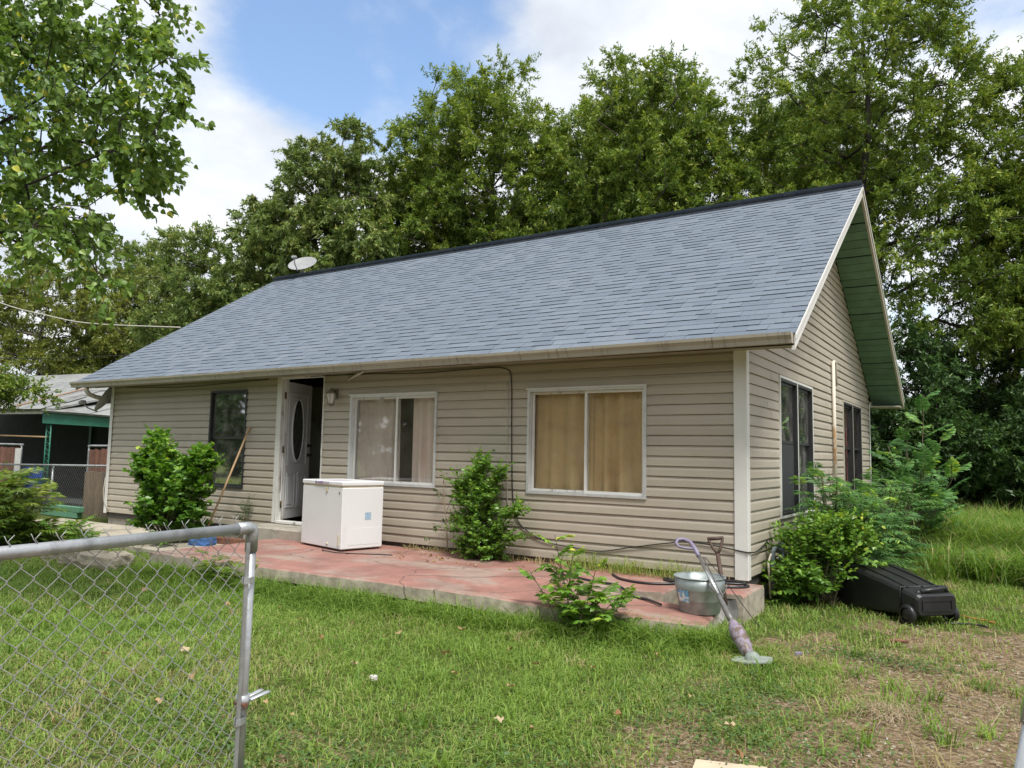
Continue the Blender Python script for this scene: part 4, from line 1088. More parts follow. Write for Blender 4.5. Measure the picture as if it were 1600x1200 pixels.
# litter
def litter():
    mb = MB(); c = Vector((.78, 1.12, gz(.78, 1.12) + .03)); rr = random.Random(4)
    for i in range(5):
        a = Vector((rr.uniform(-.2, .0), rr.uniform(-.12, .1), .03)); b = a + Vector((rr.uniform(.15, .3), rr.uniform(-.06, .06), rr.uniform(-.05, .03))); mb.tube([c + a, c + (a + b) / 2 + Vector((0, 0, .02)), c + b], .016, 5, flat=.4)
    mb.build('plastic_scrap', M['whiteplastic'], None, 'white broken plastic scrap lying between bushes and black cart', 'litter')
    mb = MB(); mb.tube(catmull([(1.62, .42, GZ + .02), (1.75, .42, GZ + .03), (1.9, .55, GZ + .02), (2.0, .52, GZ + .015)], 4), .009, 5); mb.build('hose_scrap', M['hose'], None, 'short black hose scrap by the cart wheel', 'hose')
    mb = MB(); mb.tube([(1.72, .95, GZ + .02), (2.05, .78, GZ + .015)], .010, 6); mb.build('orange_stick', M['orange'], None, 'orange stick lying on the ground behind the cart wheel', 'stick')
    mb = MB(); mb.prism([(.92, -4.12, GZ + .02), (1.20, -3.95, GZ + .02), (1.20, -3.88, GZ + .025), (.90, -4.00, GZ + .03)], (0, 0, .015)); mb.build('board_scrap', M['card'], None, 'pale tan board scrap on bare soil at the drive', 'board')
    rock('paper_wad', (-1.22, -3.95, GZ + .045), (.04, .035, .03), 'paper', 'crumpled pinkish white paper wad on the lawn', 'litter', seed=3)
    rock('purple_scrap', (.83, -1.55, GZ + .02), (.05, .04, .03), 'purple', 'small purple plastic bit near the trimmer plate', 'litter', seed=5)
    mb = MB(); mb.tube([(1.30, -.62, GZ + .015), (1.40, -.60, GZ + .02), (1.47, -.55, GZ + .015)], [.012, .017, .010], 6); mb.build('bark_piece', M['rust'], None, 'dark brown bark piece on bare soil near the cart', 'bark')


litter()

# ------------------------------------------------------------------ chain link gates
def wire_mesh_data(z0, z1, step, r, spike=True, flip=False):
    """one zigzag wire in local x (along), z; y is the normal"""
    pts = []; j = 0; z = z0; rr = random.Random(int(flip))
    while z <= z1 + 1e-6:
        sgn = 1 if (j % 2 == 0) != flip else -1
        o = sgn * (step / 2 + .0018)
        pts.append((o * .93, .0, z - step * .10)); pts.append((o, -.0024 * sgn, z)); pts.append((o * .93, .0, z + step * .10)); z += step; j += 1
    mb = MB(); mb.tube(pts[1:], r, 5, cap=True)
    o, _, zt = pts[-2]
    mb.tube([(o, 0, zt), (o + .004, -.003, zt + .012), (o - .003, .003, zt + .024), (o + .003, -.002, zt + .034), (o - .012 * (1 if flip else -1), .0, zt + .050)], r * .95, 5)
    return mb.mesh('wire', M['wire'])


def chain_gate():
    e = Vector((-.130, -5.80, .885)); n = Vector((-.015, -6.83, .885)); d = (n - e); d.z = 0; d.normalize(); L_ = 1.45
    hz = gz(0, -7.2)
    t = empty('chain_link_gate', (e.x, e.y, hz), 'galvanised chain-link gate standing open over the lawn', 'gate')
    nn = Vector((d.y, -d.x, 0))
    if nn.dot(CAM - e) < 0: nn = -nn
    lean = Vector((-.055, .035, 0)) * 1.0    # free end hangs slightly out of plumb: shift per metre downwards
    P = lambda s, z, o=0: Vector((e.x, e.y, 0)) + d * s + nn * o + Vector((0, 0, z)) + lean * (.885 - z) * max(0, 1 - s / L_)
    zt, zb = .885, -.20
    mb = MB(); mb.tube([P(.03, zt), P(L_, zt)], .0185, 14); mb.build('top_rail', M['galv'], t)
    mb = MB(); mb.tube([P(.03, zb), P(L_, zb)], .0175, 12); mb.build('bottom_rail', M['galv'], t)
    for s in (0, L_):
        mb = MB(); mb.tube([P(s, zb), P(s, zt - .02)], .0185, 14); mb.build('upright', M['galv'], t)
    for (s, z, ds) in ((0, zt, 1), (0, zb, 1), (L_, zt, -1), (L_, zb, -1)):
        q = P(s, z); sg = -1 if z > 0 else 1
        mb = MB(); mb.tube([P(s + .075 * ds, z), P(s + .02 * ds, z), P(s + .004 * ds, z + .003 * sg), P(s, z + .02 * sg), P(s, z + .085 * sg)], .0225, 14); mb.build('corner_elbow', M['galv'], t)
    bar = MB(); q = [P(.030, zb + .04, .020), P(.046, zb + .04, .020), P(.046, zt - .05, .020), P(.030, zt - .05, .020)]; bar.prism(q, nn * .005); bar.build('tension_bar', M['galv'], t)
    for z in (.70, .20, -.05):
        mb = MB(); pts = [P(.052, z, .027), P(.03, z, .030), P(.0, z, .0235), P(-.022, z, .0), P(-.0, z, -.0235), P(.03, z, -.004), P(.052, z, .016)]
        vs = [p + Vector((0, 0, h)) for p in pts for h in (-.011, .011)]
        mb.add(vs, [(2 * i, 2 * i + 2, 2 * i + 3, 2 * i + 1) for i in range(len(pts) - 1)]); o = mb.build('tension_band', M['galv'], t)
        so_ = o.modifiers.new('thick', 'SOLIDIFY'); so_.thickness = .003
    # fork latch
    z = .262; mb = MB(); mb.tube([P(0, z - .024), P(0, z + .024)], .0245, 12); mb.build('latch_collar', M['galv'], t)
    for o in (-.014, .014):
        mb = MB(); mb.box((-.011, -.004, -.011), (.011, .004, .011)); mb.v = []; mb.f = []; mb.sm = []
        mb.tube([P(-.02, z, o), P(-.10, z + .006, o * 1.25), P(-.112, z + .006, o * 1.25)], .0115, 8, flat=.45); mb.build('latch_fork', M['galv'], t)
    mb = MB(); mb.tube([P(.02, z - .005, -.018), P(.02, z - .005, .036)], .006, 8); mb.tube([P(.02, z - .005, .03), P(.02, z - .005, .038)], .010, 6); mb.build('latch_bolt', M['rust'], t)
    step = .036
    m0 = wire_mesh_data(zb, zt + .022, step, .00130, True, False); m1 = wire_mesh_data(zb, zt + .022, step, .00130, True, True)
    k = 0; s = .050
    ang = math.atan2(d.y, d.x)
    while s < L_ - .02:
        q = P(s, 0, .0225); RM = Matrix.Rotation(ang + random.uniform(-.05, .05), 4, 'Z')
        sh = Matrix.Identity(4); lx = lean.dot(d) * max(0, 1 - s / L_); ly = lean.dot(Vector((-d.y, d.x, 0))) * max(0, 1 - s / L_)
        sh[0][2] = -lx; sh[1][2] = -ly
        o = obj('wire', m0 if k % 2 == 0 else m1, t, Matrix.Translation(q) @ RM @ sh); k += 1; s += step
    # hinge post, outside the picture
    hp = empty('gate_post', (e.x, e.y, hz), 'galvanised hinge post carrying the open chain-link gate', 'post')
    q = Vector((e.x, e.y, 0)) + d * (L_ + .085)
    mb = MB(); mb.tube([(q.x, q.y, hz - .3), (q.x, q.y, 1.02)], .030, 16); mb.build('pole', M['galv'], hp)
    mb = MB(); mb.lathe([(.032, 1.0), (.033, 1.03), (.02, 1.055), (0, 1.062)], (q.x, q.y, 0), 16); mb.build('cap', M['galv'], hp)
    for z in (.72, -.05):
        mb = MB(); mb.tube([(q.x, q.y, z - .03), (q.x, q.y, z + .03)], .034, 14); mb.tube([q + Vector((0, 0, z)), q - d * .07 + Vector((0, 0, z))], .012, 8); mb.build('hinge', M['galv'], hp)


chain_gate()


def leaning_post():
    t = empty('gate_frame_post', (2.02, -6.12, GZ), 'leaning grey steel gate upright at the bare drive', 'post')
    a = Vector((2.005, -6.16, GZ - .02)); b = Vector((2.225, -6.005, .80)); d = (b - a).normalized(); s = Vector((-.84, -.54, 0))
    mb = MB(); mb.tube([a, b], .019, 16); mb.build('upright', M['galv'], t)
    mb = MB(); mb.tube([b - d * .08, b + d * .012, b + d * .03], [.023, .023, .015], 16); mb.build('elbow', M['galv'], t)
    q = a + s * .024; mb = MB(); mb.tube([q + d * .02, q + d * .80, q + d * .815], [.010, .010, .006], 10); mb.build('tension_bar', M['galv'], t)
    mb = MB(); mb.tube([b - d * .05, b - d * .05 + Vector((1.1, .6, .05))], .0185, 14); mb.build('top_rail', M['galv'], t)


leaning_post()

# ------------------------------------------------------------------ foliage
def leaf_shape(kind):
    if kind == 'rhomb': return np.array([(0, 0, 0), (.45, .26, .05), (1, 0, -.05), (.45, -.26, .05)]), np.array([(0, 1, 2), (0, 2, 3)])
    if kind == 'tri': return np.array([(0, .17, .04), (.12, -.24, .04), (1, .02, -.05)]), np.array([(0, 1, 2)])
    if kind == 'oval': return np.array([(0, 0, 0), (.3, .22, .05), (.7, .19, .04), (1, 0, -.08), (.7, -.19, .04), (.3, -.22, .05)]), np.array([(0, 1, 5), (1, 2, 4), (1, 4, 5), (2, 3, 4)])
    if kind == 'heart': return np.array([(0, 0, 0), (.10, .36, .06), (.42, .40, .05), (1.05, 0, -.12), (.42, -.40, .05), (.10, -.36, .06)]), np.array([(0, 1, 2), (0, 2, 3), (0, 3, 4), (0, 4, 5)])
    if kind == 'long': return np.array([(0, 0, 0), (.4, .11, .02), (1, 0, -.10), (.4, -.11, .02)]), np.array([(0, 1, 2), (0, 2, 3)])


def leaves(pos, dirs, size, kind, nbias=1.0, flat=1.0, nrm=None):
    """vectorised leaves: pos (n,3), dirs (n,3), size (n,)"""
    V, F = leaf_shape(kind); n = len(pos)
    d = dirs / (np.linalg.norm(dirs, axis=1, keepdims=True) + 1e-9)
    up = rng.normal(size=(n, 3)) if nrm is None else nrm + 0.0
    if nrm is None: up[:, 2] += nbias
    s = np.cross(up, d); s /= np.linalg.norm(s, axis=1, keepdims=True) + 1e-9; u = np.cross(d, s)
    v = pos[:, None, :] + size[:, None, None] * (V[None, :, 0:1] * d[:, None, :] + V[None, :, 1:2] * s[:, None, :] + V[None, :, 2:3] * u[:, None, :])
    f = F[None] + (np.arange(n) * len(V))[:, None, None]
    return v.reshape(-1, 3), f.reshape(-1, 3), len(F)


def unit(n):
    v = rng.normal(size=(n, 3)); return v / np.linalg.norm(v, axis=1, keepdims=True)


def skeleton(base, top, pts, bole, wob=.15, lead=.75):
    """nodes + parent list: a wobbling leader and branches that reach every cluster point"""
    base = np.array(base, float); top = np.array(top, float); H_ = np.linalg.norm(top - base)
    P = [base]; par = [-1]; m_ = 9
    for i in range(1, m_ + 1):
        t = i / m_ * lead; q = base + (top - base) * t; q[:2] += rng.normal(size=2) * wob * min(1, t * 2); P.append(q); par.append(len(P) - 2)
    ok = [i for i in range(1, m_ + 1) if np.linalg.norm(P[i] - base) > bole * H_ * .85] or [m_]
    cand = list(ok)
    cen = P[ok[0]]
    order = np.argsort(np.linalg.norm(pts - cen, axis=1)); tips = []
    depth = {i: 0.0 for i in range(len(P))}
    for k in order:
        p = pts[k]; A = np.array([P[i] for i in cand]); dd = np.linalg.norm(A - p, axis=1)
        up = np.clip(A[:, 2] - p[2], 0, None)            # prefer to come from below
        cost = dd + .9 * up + .25 * np.array([depth[i] for i in cand]); j = cand[int(np.argmin(cost))]
        a = P[j]; L_ = np.linalg.norm(p - a); n = max(1, int(L_ / .9)); last = j
        for i in range(1, n + 1):
            t = i / n; q = a + (p - a) * t
            if i < n: q = q + rng.normal(size=3) * .07 * L_ * .5; q[2] += .10 * L_ * math.sin(math.pi * t) * .6
            P.append(q); par.append(last); depth[len(P) - 1] = depth[last] + L_ / n; last = len(P) - 1; cand.append(last)
        tips.append(last)
    return np.array(P), par, tips


def limb_tubes(P, par, r_tip, expo=2.3, rmax=1, n=6):
    N = len(P); acc = np.zeros(N); ch = [0] * N
    for i in range(N):
        if par[i] >= 0: ch[par[i]] += 1
    for i in range(N - 1, -1, -1):
        if ch[i] == 0: acc[i] = r_tip ** expo
        if par[i] >= 0: acc[par[i]] += acc[i]
    r = np.minimum(acc ** (1 / expo), rmax)
    big = MB(); small = MB()
    for i in range(N):
        j = par[i]
        if j < 0: continue
        rb = r[i] * 1.12 if ch[j] > 1 else r[j]
        rb = min(rb, r[j]); k = n if r[i] > .05 else 4
        (big if r[i] > .04 else small).tube([P[j], P[i]], [rb, r[i]], k, cap=False)
    return big, small, r


def ell_points(lobes, n, shell=.55):
    vol = np.array([a[3] * a[4] * a[5] for a in lobes]) ** .8; vol /= vol.sum(); out = []
    for L_, k in zip(lobes, np.maximum(1, (vol * n).round().astype(int))):
        u = unit(k); r = (shell + (1 - shell) * rng.random(k)) if shell > .5 else rng.random(k) ** (1 / 2.2)
        r = rng.random(k) ** (1 / 2.6)
        out.append(np.array(L_[:3]) + u * r[:, None] * np.array(L_[3:6]))
    return np.concatenate(out)


def tree(name, label, base, top, lobes, nclus, ntw, nlf, size, leaf, bark, kind='rhomb', twig=.55, bole=.3, rtip=.012, group='trees behind the house', droop=.15, spread=1.0, lead=.75, wob=.2, nbias=1.0, cat='tree', twigs=False, clum=1.0, rmax=.3, extra=None):
    t = empty(name, base, label, cat, group)
    pts = ell_points(lobes, nclus)
    if extra is not None: pts = np.concatenate([pts, np.array(extra)])
    P, par, tips = skeleton(base, top, pts, bole, wob, lead)
    big, small, r = limb_tubes(P, par, rtip, rmax=rmax)
    if cat == 'shrub' or name == 'yellow_green_tree': big.add(small.v, small.f, True); small = MB()
    if big.v: big.build('trunk', bark, t)
    cen = np.mean(pts, 0)
    n = len(pts); tp = np.repeat(P[tips], ntw, 0)
    cb = np.repeat(rng.random(n), ntw)                        # per-clump brightness of the leaves themselves
    par_d = np.repeat(P[tips] - P[[max(par[i], 0) for i in tips]], ntw, 0); par_d /= np.linalg.norm(par_d, axis=1, keepdims=True) + 1e-9
    out = tp - cen; out /= np.linalg.norm(out, axis=1, keepdims=True) + 1e-9
    td = unit(len(tp)) * spread + par_d * .55 + out * .45; td[:, 2] -= droop * .5; td /= np.linalg.norm(td, axis=1, keepdims=True)
    tl = twig * (.5 + .8 * rng.random(len(tp)))
    if twigs:
        for a, d_, l in zip(tp, td, tl): small.tube([a, a + d_ * l * .5 + np.array((0, 0, -droop * l * .1)), a + d_ * l + np.array((0, 0, -droop * l * .4))], [rtip * .55, rtip * .4, rtip * .22], 4, cap=False)
    if small.v: small.build('branches', bark, t)
    q = np.repeat(tp, nlf, 0); qd = np.repeat(td, nlf, 0); ql = np.repeat(tl, nlf); qb = np.repeat(cb, nlf)
    s = (.15 + .85 * rng.random(len(q))) ** .8
    pos = q + qd * (ql * s)[:, None]; pos[:, 2] -= droop * ql * s * s * .4
    pos += unit(len(q)) * (ql * .10)[:, None] * clum
    dr = unit(len(q)) * .9 + qd * .7; dr[:, 2] -= droop * 1.2
    sz = size * (.65 + .6 * rng.random(len(q)))
    v, f, k = leaves(pos, dr, sz, kind, nbias)
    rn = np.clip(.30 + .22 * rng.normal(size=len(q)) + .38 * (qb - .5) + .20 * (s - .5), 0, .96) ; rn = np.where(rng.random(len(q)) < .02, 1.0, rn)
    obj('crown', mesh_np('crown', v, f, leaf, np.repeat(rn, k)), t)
    return t


def B(x, y): return (x, y, float(gz(np.array(x), np.array(y))) - .05)


def big_trees():
    tree('elm_tree', 'broad elm with open limbs showing sky, behind the middle of the ridge', B(-12.2, 12.4), (-12.0, 12.4, 14.2),
         [(-12.6, 12.3, 10.8, 3.1, 2.4, 2.9), (-13.7, 12.0, 8.6, 2.5, 2.2, 2.6), (-11.0, 12.3, 12.0, 1.5, 1.6, 2.0), (-13.2, 12.2, 12.4, 1.4, 1.5, 1.6), (-11.0, 12.4, 7.4, 1.6, 1.6, 1.2), (-14.8, 11.8, 9.8, 1.2, 1.2, 1.4), (-9.9, 12.4, 9.6, 1.4, 1.4, 2.0)], 520, 8, 38, .118, M['leaf_elm'], M['bark'], kind='tri', bole=.33, lead=.8)
    tree('elm_tree', 'rounded bright elm with forked trunk rising directly behind the roof', B(-6.7, 13.0), (-6.5, 13.0, 13.2),
         [(-6.6, 12.9, 10.3, 2.6, 2.3, 2.8), (-5.7, 12.9, 8.8, 2.0, 2.0, 2.3), (-7.9, 12.9, 8.6, 1.8, 1.8, 2.4), (-7.3, 12.9, 12.0, 1.2, 1.3, 1.2), (-5.5, 13.0, 11.3, 1.3, 1.3, 1.4), (-8.9, 12.8, 10.2, 1.3, 1.4, 1.8), (-4.6, 13.2, 8.4, 1.3, 1.4, 2.0)], 480, 8, 36, .115, M['leaf_elm'], M['bark'], kind='tri', bole=.36, lead=.7)
    tree('pecan_tree', 'tall feathery olive-green tree behind the dish end of the roof', B(-17.2, 9.9), (-17.0, 9.9, 12.6),
         [(-17.2, 9.8, 8.6, 3.0, 2.4, 2.9), (-18.4, 9.6, 6.4, 2.8, 2.2, 2.4), (-16.2, 9.9, 10.7, 1.7, 1.5, 1.6), (-18.9, 9.6, 9.3, 1.4, 1.3, 1.3), (-15.4, 10.1, 7.4, 2.0, 1.8, 2.6), (-17.4, 9.8, 4.0, 2.8, 2.0, 1.8)], 480, 9, 36, .15, M['leaf_pecan'], M['bark'], kind='tri', droop=.45, bole=.28)
    tree('pecan_tree', 'narrow feathery tree filling the gap behind the pecan and the broad elm', B(-15.6, 13.6), (-15.4, 13.6, 12.4),
         [(-15.6, 13.6, 8.2, 2.0, 1.8, 3.4), (-15.1, 13.6, 10.6, 1.3, 1.2, 1.7), (-14.8, 13.5, 6.0, 1.8, 1.6, 2.2)], 280, 8, 30, .12, M['leaf_elm'], M['bark'], kind='tri', droop=.3)
    tree('oak_tree', 'dense rounded tree behind the far gutter end of the house', B(-20.9, 8.4), (-20.7, 8.4, 9.4),
         [(-21.0, 8.2, 6.0, 2.3, 2.1, 2.4), (-20.0, 8.4, 4.4, 2.0, 1.8, 2.2), (-21.6, 8.2, 7.7, 1.4, 1.4, 1.3), (-22.4, 7.9, 3.8, 1.8, 1.6, 1.8), (-19.0, 8.8, 3.4, 1.8, 1.4, 1.8)], 320, 8, 32, .14, M['leaf_pecan'], M['barkd'], kind='tri', bole=.2)
    tree('large_elm_tree', 'tallest dense tree behind the gable peak with long side limbs', B(-.75, 14.2), (-.7, 14.2, 15.0),
         [(-.9, 14.2, 11.4, 3.3, 2.6, 3.0), (-2.6, 14.0, 8.4, 2.0, 2.0, 2.4), (1.4, 14.3, 9.2, 2.2, 2.0, 2.6), (-.3, 14.2, 7.0, 2.8, 2.2, 2.0), (-1.0, 14.2, 14.0, 1.5, 1.5, 1.2), (.7, 14.2, 13.0, 1.3, 1.3, 1.2), (2.4, 14.2, 6.2, 1.6, 1.6, 1.7), (1.2, 14.0, 5.0, 1.5, 1.3, 1.2), (2.2, 14.2, 8.2, 1.3, 1.3, 1.3), (-3.4, 13.9, 6.6, 1.4, 1.5, 1.6), (-3.5, 13.9, 9.6, 1.2, 1.3, 1.6)], 720, 8, 34, .110, M['leaf_elm'], M['barkd'], kind='tri', bole=.3, lead=.85, rmax=.26)
    tree('large_elm_tree', 'dark tall tree at the far edge of the side yard', B(4.1, 15.6), (4.1, 15.6, 13.0),
         [(3.9, 15.6, 9.4, 2.2, 2.0, 2.8), (3.2, 15.5, 6.4, 2.0, 1.8, 2.2), (4.8, 15.7, 7.0, 2.2, 2.0, 2.4), (3.7, 15.6, 11.4, 1.4, 1.4, 1.2), (3.0, 15.2, 4.2, 1.7, 1.4, 1.6), (2.6, 15.2, 7.4, 1.2, 1.2, 1.2)], 420, 8, 32, .118, M['leaf_elm'], M['barkd'], kind='tri', bole=.22)
    tree('yellow_green_tree', 'yellow-green fine-leaved tree beyond the pale neighbouring roof', B(-29.5, 7.2), (-29.5, 7.2, 9.6),
         [(-26.3, 9.0, 6.4, 2.4, 1.9, 2.2), (-24.5, 9.0, 4.2, 1.8, 1.6, 2.0), (-27.0, 7.6, 5.2, 3.2, 2.4, 3.0), (-25.0, 7.8, 3.4, 2.2, 1.8, 2.0), (-31.0, 7.8, 5.6, 4.2, 2.6, 3.2), (-29.0, 8.4, 4.0, 3.0, 2.2, 2.8), (-33.0, 6.8, 4.6, 3.2, 2.2, 3.0), (-31.4, 7.6, 8.0, 2.0, 1.6, 1.4), (-27.4, 9.0, 3.4, 2.4, 1.8, 2.6), (-35, 5.5, 5.0, 3.4, 2.4, 4.0), (-33.5, 6.2, 2.2, 3.5, 2, 2.0), (-37, 4, 3, 3, 2, 3)], 640, 8, 30, .15, M['leaf_olive'], M['bark'], kind='tri', bole=.18)
    src = {o['label']: o for o in bpy.data.objects if o.parent is None and 'label' in o and o.get('group') == 'trees behind the house'}
    for (key, x, y, rz, sc, lab) in (('broad elm', -9.0, 17.6, 70, 1.0, 'farther elm seen between the two forked elms'), ('rounded bright', -2.9, 18.6, 120, 1.05, 'farther elm filling the gap beside the gable tree'), ('tallest dense', 6.4, 19.5, 200, .95, 'far dense tree at the back of the next lot'), ('tall feathery', -22.3, 12.6, 150, .86, 'farther feathery tree beyond the dense rounded tree'), ('dense rounded', -28.5, 11.0, 60, 1.1, 'far dark tree behind the yellow-green tree'), ('tall feathery', -12.9, 16.0, 40, .95, 'farther feathery tree behind the broad elm')):
        a = next(o for l, o in src.items() if key in l); c = a.copy(); COL.objects.link(c); c.location = B(x, y); c.rotation_euler.z = R(rz); c.scale = (sc, sc, sc); c['label'] = lab
        for ch in a.children:
            d = ch.copy(); COL.objects.link(d); d.parent = c; d.matrix_parent_inverse = ch.matrix_parent_inverse.copy()
    # understory in the back yard to the right
    for (x, y, h, rx, lab, sz) in ((.1, 13.0, 4.6, 1.5, 'dark thicket of shrubs behind the back corner of the house', .12), (1.7, 15.2, 4.4, 1.5, 'dark leafy thicket beyond the tall grass', .12), (3.4, 13.6, 3.6, 1.5, 'dark rounded thicket beside the tan outbuilding', .12), (2.3, 19.0, 6.4, 2.0, 'deep dark thicket far behind the back yard', .15), (-.6, 17.5, 6.0, 2.1, 'dark screen of brush behind the large gable tree', .15)):
        tree('thicket', lab, B(x, y), (x, y, h), [(x, y, h * .55, rx, rx * .8, h * .42), (x + .5, y, h * .3, rx * .9, rx * .7, h * .3), (x - .5, y - .2, h * .3, rx * .9, rx * .7, h * .3)], 170, 8, 26, sz * 1.05, M['leaf_dark'], M['barkd'], kind='tri', bole=.08, rtip=.008, twig=.45, group='thickets behind the back yard', cat='shrub')


big_trees()


def tallow_tree():
    ext = [(-3.14, -4.42, 4.17), (-3.20, -4.40, 3.75), (-3.27, -4.42, 3.60), (-3.57, -4.39, 3.33), (-3.88, -4.50, 2.77), (-3.84, -4.48, 2.55), (-3.42, -4.47, 4.07), (-3.52, -4.42, 3.85), (-3.77, -4.47, 3.55), (-3.97, -4.52, 3.10), (-3.67, -4.47, 4.30), (-4.02, -4.32, 4.65), (-3.77, -4.42, 4.50), (-3.47, -4.42, 3.50), (-4.07, -4.57, 2.90), (-4.47, -4.72, 2.80)]
    tree('tallow_tree', 'heart-leaved tree whose boughs hang over the lawn by the open gate', B(-6.6, -5.3), (-6.2, -5.0, 6.6),
         [(-4.5, -4.75, 4.2, .75, .6, .85), (-5.1, -4.6, 3.6, .85, .8, .75), (-4.1, -4.5, 3.6, .55, .5, .65), (-4.6, -4.4, 5.0, .9, .8, .6), (-5.6, -4.8, 4.6, 1.2, 1.2, 1.3), (-4.6, -4.65, 3.1, .7, .5, .4), (-6.6, -5.3, 5.6, 1.6, 1.6, 1.2), (-3.9, -4.35, 4.35, .45, .4, .4), (-7.2, -6.4, 4.8, 1.3, 1.3, 1.1)],
         290, 6, 19, .058, M['leaf_tallow'], M['barkd'], kind='heart', twig=.34, bole=.36, rtip=.0055, group='trees in the front yard', droop=.55, lead=.7, twigs=True, extra=ext, nbias=.5, rmax=.13, wob=.1)


tallow_tree()
for (x, y, h, lab) in ((-24, -24, 8.5, 'slender tree across the road near the bend'), (-16, -25, 10, 'tall rounded tree across the road from the porch'), (-8, -24, 9, 'wide tree across the road from the windows'), (-1, -26, 10.5, 'high tree across the road from the gates'), (6, -24, 9, 'low spreading tree across the road by the drive'), (14, -22, 10, 'big tree across the road beyond the drive'), (22, -14, 9, 'tree at the far side of the next lot'), (-33, -20, 10, 'tree at the road bend')):
    tree('street_tree', lab, B(x, y), (x, y, h), [(x, y, h * .58, 4.4, 3, h * .36), (x + 1.5, y, h * .25, 4.2, 2.4, h * .26), (x - 2, y, h * .25, 4.2, 2.4, h * .26)], 150, 7, 9, .55, M['leaf_dark'], M['barkd'], kind='tri', twig=.9, bole=.10, group='trees across the road')
# low dark branches of a yard tree in front of the neighbouring roof
tree('small_yard_tree', 'small dark-leaved tree hanging before the pale neighbouring roof', B(-17.4, -.4), (-17.2, -.3, 3.2), [(-16.6, .0, 2.35, .8, .4, .30), (-17.2, -.3, 2.2, .6, .5, .55), (-17.4, -.3, 1.5, .4, .35, .5), (-15.6, .5, 2.35, .7, .3, .22), (-18.2, -.5, 2.2, .8, .6, .6), (-16.2, .2, 2.45, 1.0, .4, .35)], 170, 6, 12, .075, M['leaf_elm'], M['barkd'], kind='oval', twig=.25, bole=.4, rtip=.006, group='trees by the neighbouring house', twigs=True)


def shrub(name, label, base, tips, nst, size, leaf, kind='oval', ntw=3, nlf=12, twig=.28, stem='stem', rst=.008, droop=.2, cat='shrub', lobes=None, nclus=50, group=None, upb=.6, nbias=1.2, low=.0, sprd=.8):
    """multi-stemmed shrub; lobes are (x,y,z,rx,ry,rz) absolute"""
    t = empty(name, base, label, cat, group); base = np.array(base)
    pts = ell_points(lobes, nclus); pts[:, 2] = np.maximum(pts[:, 2], base[2] + .06)
    mb = MB(); P = []; D_ = []; S_ = []; Bq = []
    stems = unit(nst) * np.array((.08, .08, 0))
    mid = base + (np.mean(pts, 0) - base) * .25
    for p in pts:
        s = base + stems[rng.integers(nst)]; m_ = s + (p - s) * .5 + np.array((0, 0, .12)) * np.linalg.norm(p - s) + rng.normal(size=3) * .03
        mb.tube([s, m_, p], [rst, rst * .7, rst * .35], 5, cap=False)
        d0 = (p - m_); d0 /= np.linalg.norm(d0) + 1e-9; cb = rng.random()
        for k in range(ntw):
            d = d0 * .8 + unit(1)[0] * sprd + np.array((0, 0, upb * .4)); d /= np.linalg.norm(d)
            if k == 0: d = d0
            l = twig * (.6 + .7 * rng.random()); e = p + d * l - np.array((0, 0, droop * l * .3)); mb.tube([p, e], [rst * .35, rst * .2], 4, cap=False)
            ss = (np.arange(nlf) + rng.random(nlf)) / nlf
            P.append(p + d * (l * ss)[:, None] - np.array((0, 0, 1)) * (droop * l * .3 * ss ** 2)[:, None]); side = np.cross(d, (0, 0, 1)); side /= np.linalg.norm(side) + 1e-9
            alt = np.where(np.arange(nlf) % 2 == 0, 1, -1)[:, None]
            D_.append(d * .55 + side * alt * .9 + unit(nlf) * .45 - np.array((0, 0, droop))); S_.append(size * (.6 + .6 * rng.random(nlf)) * (1.05 - .35 * ss)); Bq.append(np.full(nlf, cb) * .5 + .5 * ss * (.35 + .65 * (k == 0)))
    P = np.concatenate(P); D_ = np.concatenate(D_); S_ = np.concatenate(S_); Bq = np.concatenate(Bq)
    P[:, 2] = np.maximum(P[:, 2], base[2] + .03)
    v, f, k = leaves(P, D_, S_, kind, nbias)
    mb.build('stems', M[stem], t)
    zt = (P[:, 2] - P[:, 2].min()) / (np.ptp(P[:, 2]) + 1e-6)
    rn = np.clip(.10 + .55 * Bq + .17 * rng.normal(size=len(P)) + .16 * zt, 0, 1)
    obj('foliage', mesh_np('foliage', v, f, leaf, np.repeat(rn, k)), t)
    return t


shrub('leafy_shrub', 'bushy shrub with broad bright leaves in front of the tall dark window', (-8.1, -.95, -.22), None, 7, .10, M['leaf_mulb'], 'heart', 3, 11, .24, lobes=[(-8.1, -.95, .50, .50, .50, .55), (-8.25, -1.0, 1.02, .30, .28, .36), (-7.85, -.75, .90, .32, .30, .38), (-8.5, -1.15, .80, .20, .20, .22), (-8.05, -.95, .10, .46, .44, .28)], nclus=190, rst=.010)
shrub('privet_shrub', 'green shrub growing against the siding between the two sliding windows', (-2.98, -.22, -.05), None, 6, .075, M['leaf_priv'], 'oval', 4, 13, .20, lobes=[(-3.02, -.26, .36, .33, .19, .38), (-3.05, -.24, .88, .13, .10, .30), (-2.86, -.24, .78, .13, .10, .26), (-2.60, -.30, .48, .16, .10, .10), (-2.62, -.30, .22, .12, .10, .06), (-3.25, -.28, .68, .10, .10, .26), (-2.98, -.30, .10, .28, .18, .14)], nclus=125, rst=.006)
shrub('privet_shrub', 'low glossy bush at the foot of the side wall beside the grey pipe', (.62, .72, GZ), None, 6, .085, M['leaf_priv'], 'oval', 4, 12, .24, lobes=[(.50, .74, .12, .36, .36, .34), (.70, .90, .16, .32, .36, .30), (.38, .66, -.05, .28, .30, .22), (.6, .85, .34, .32, .3, .20), (.45, .50, -.15, .26, .22, .12)], nclus=150, rst=.007)


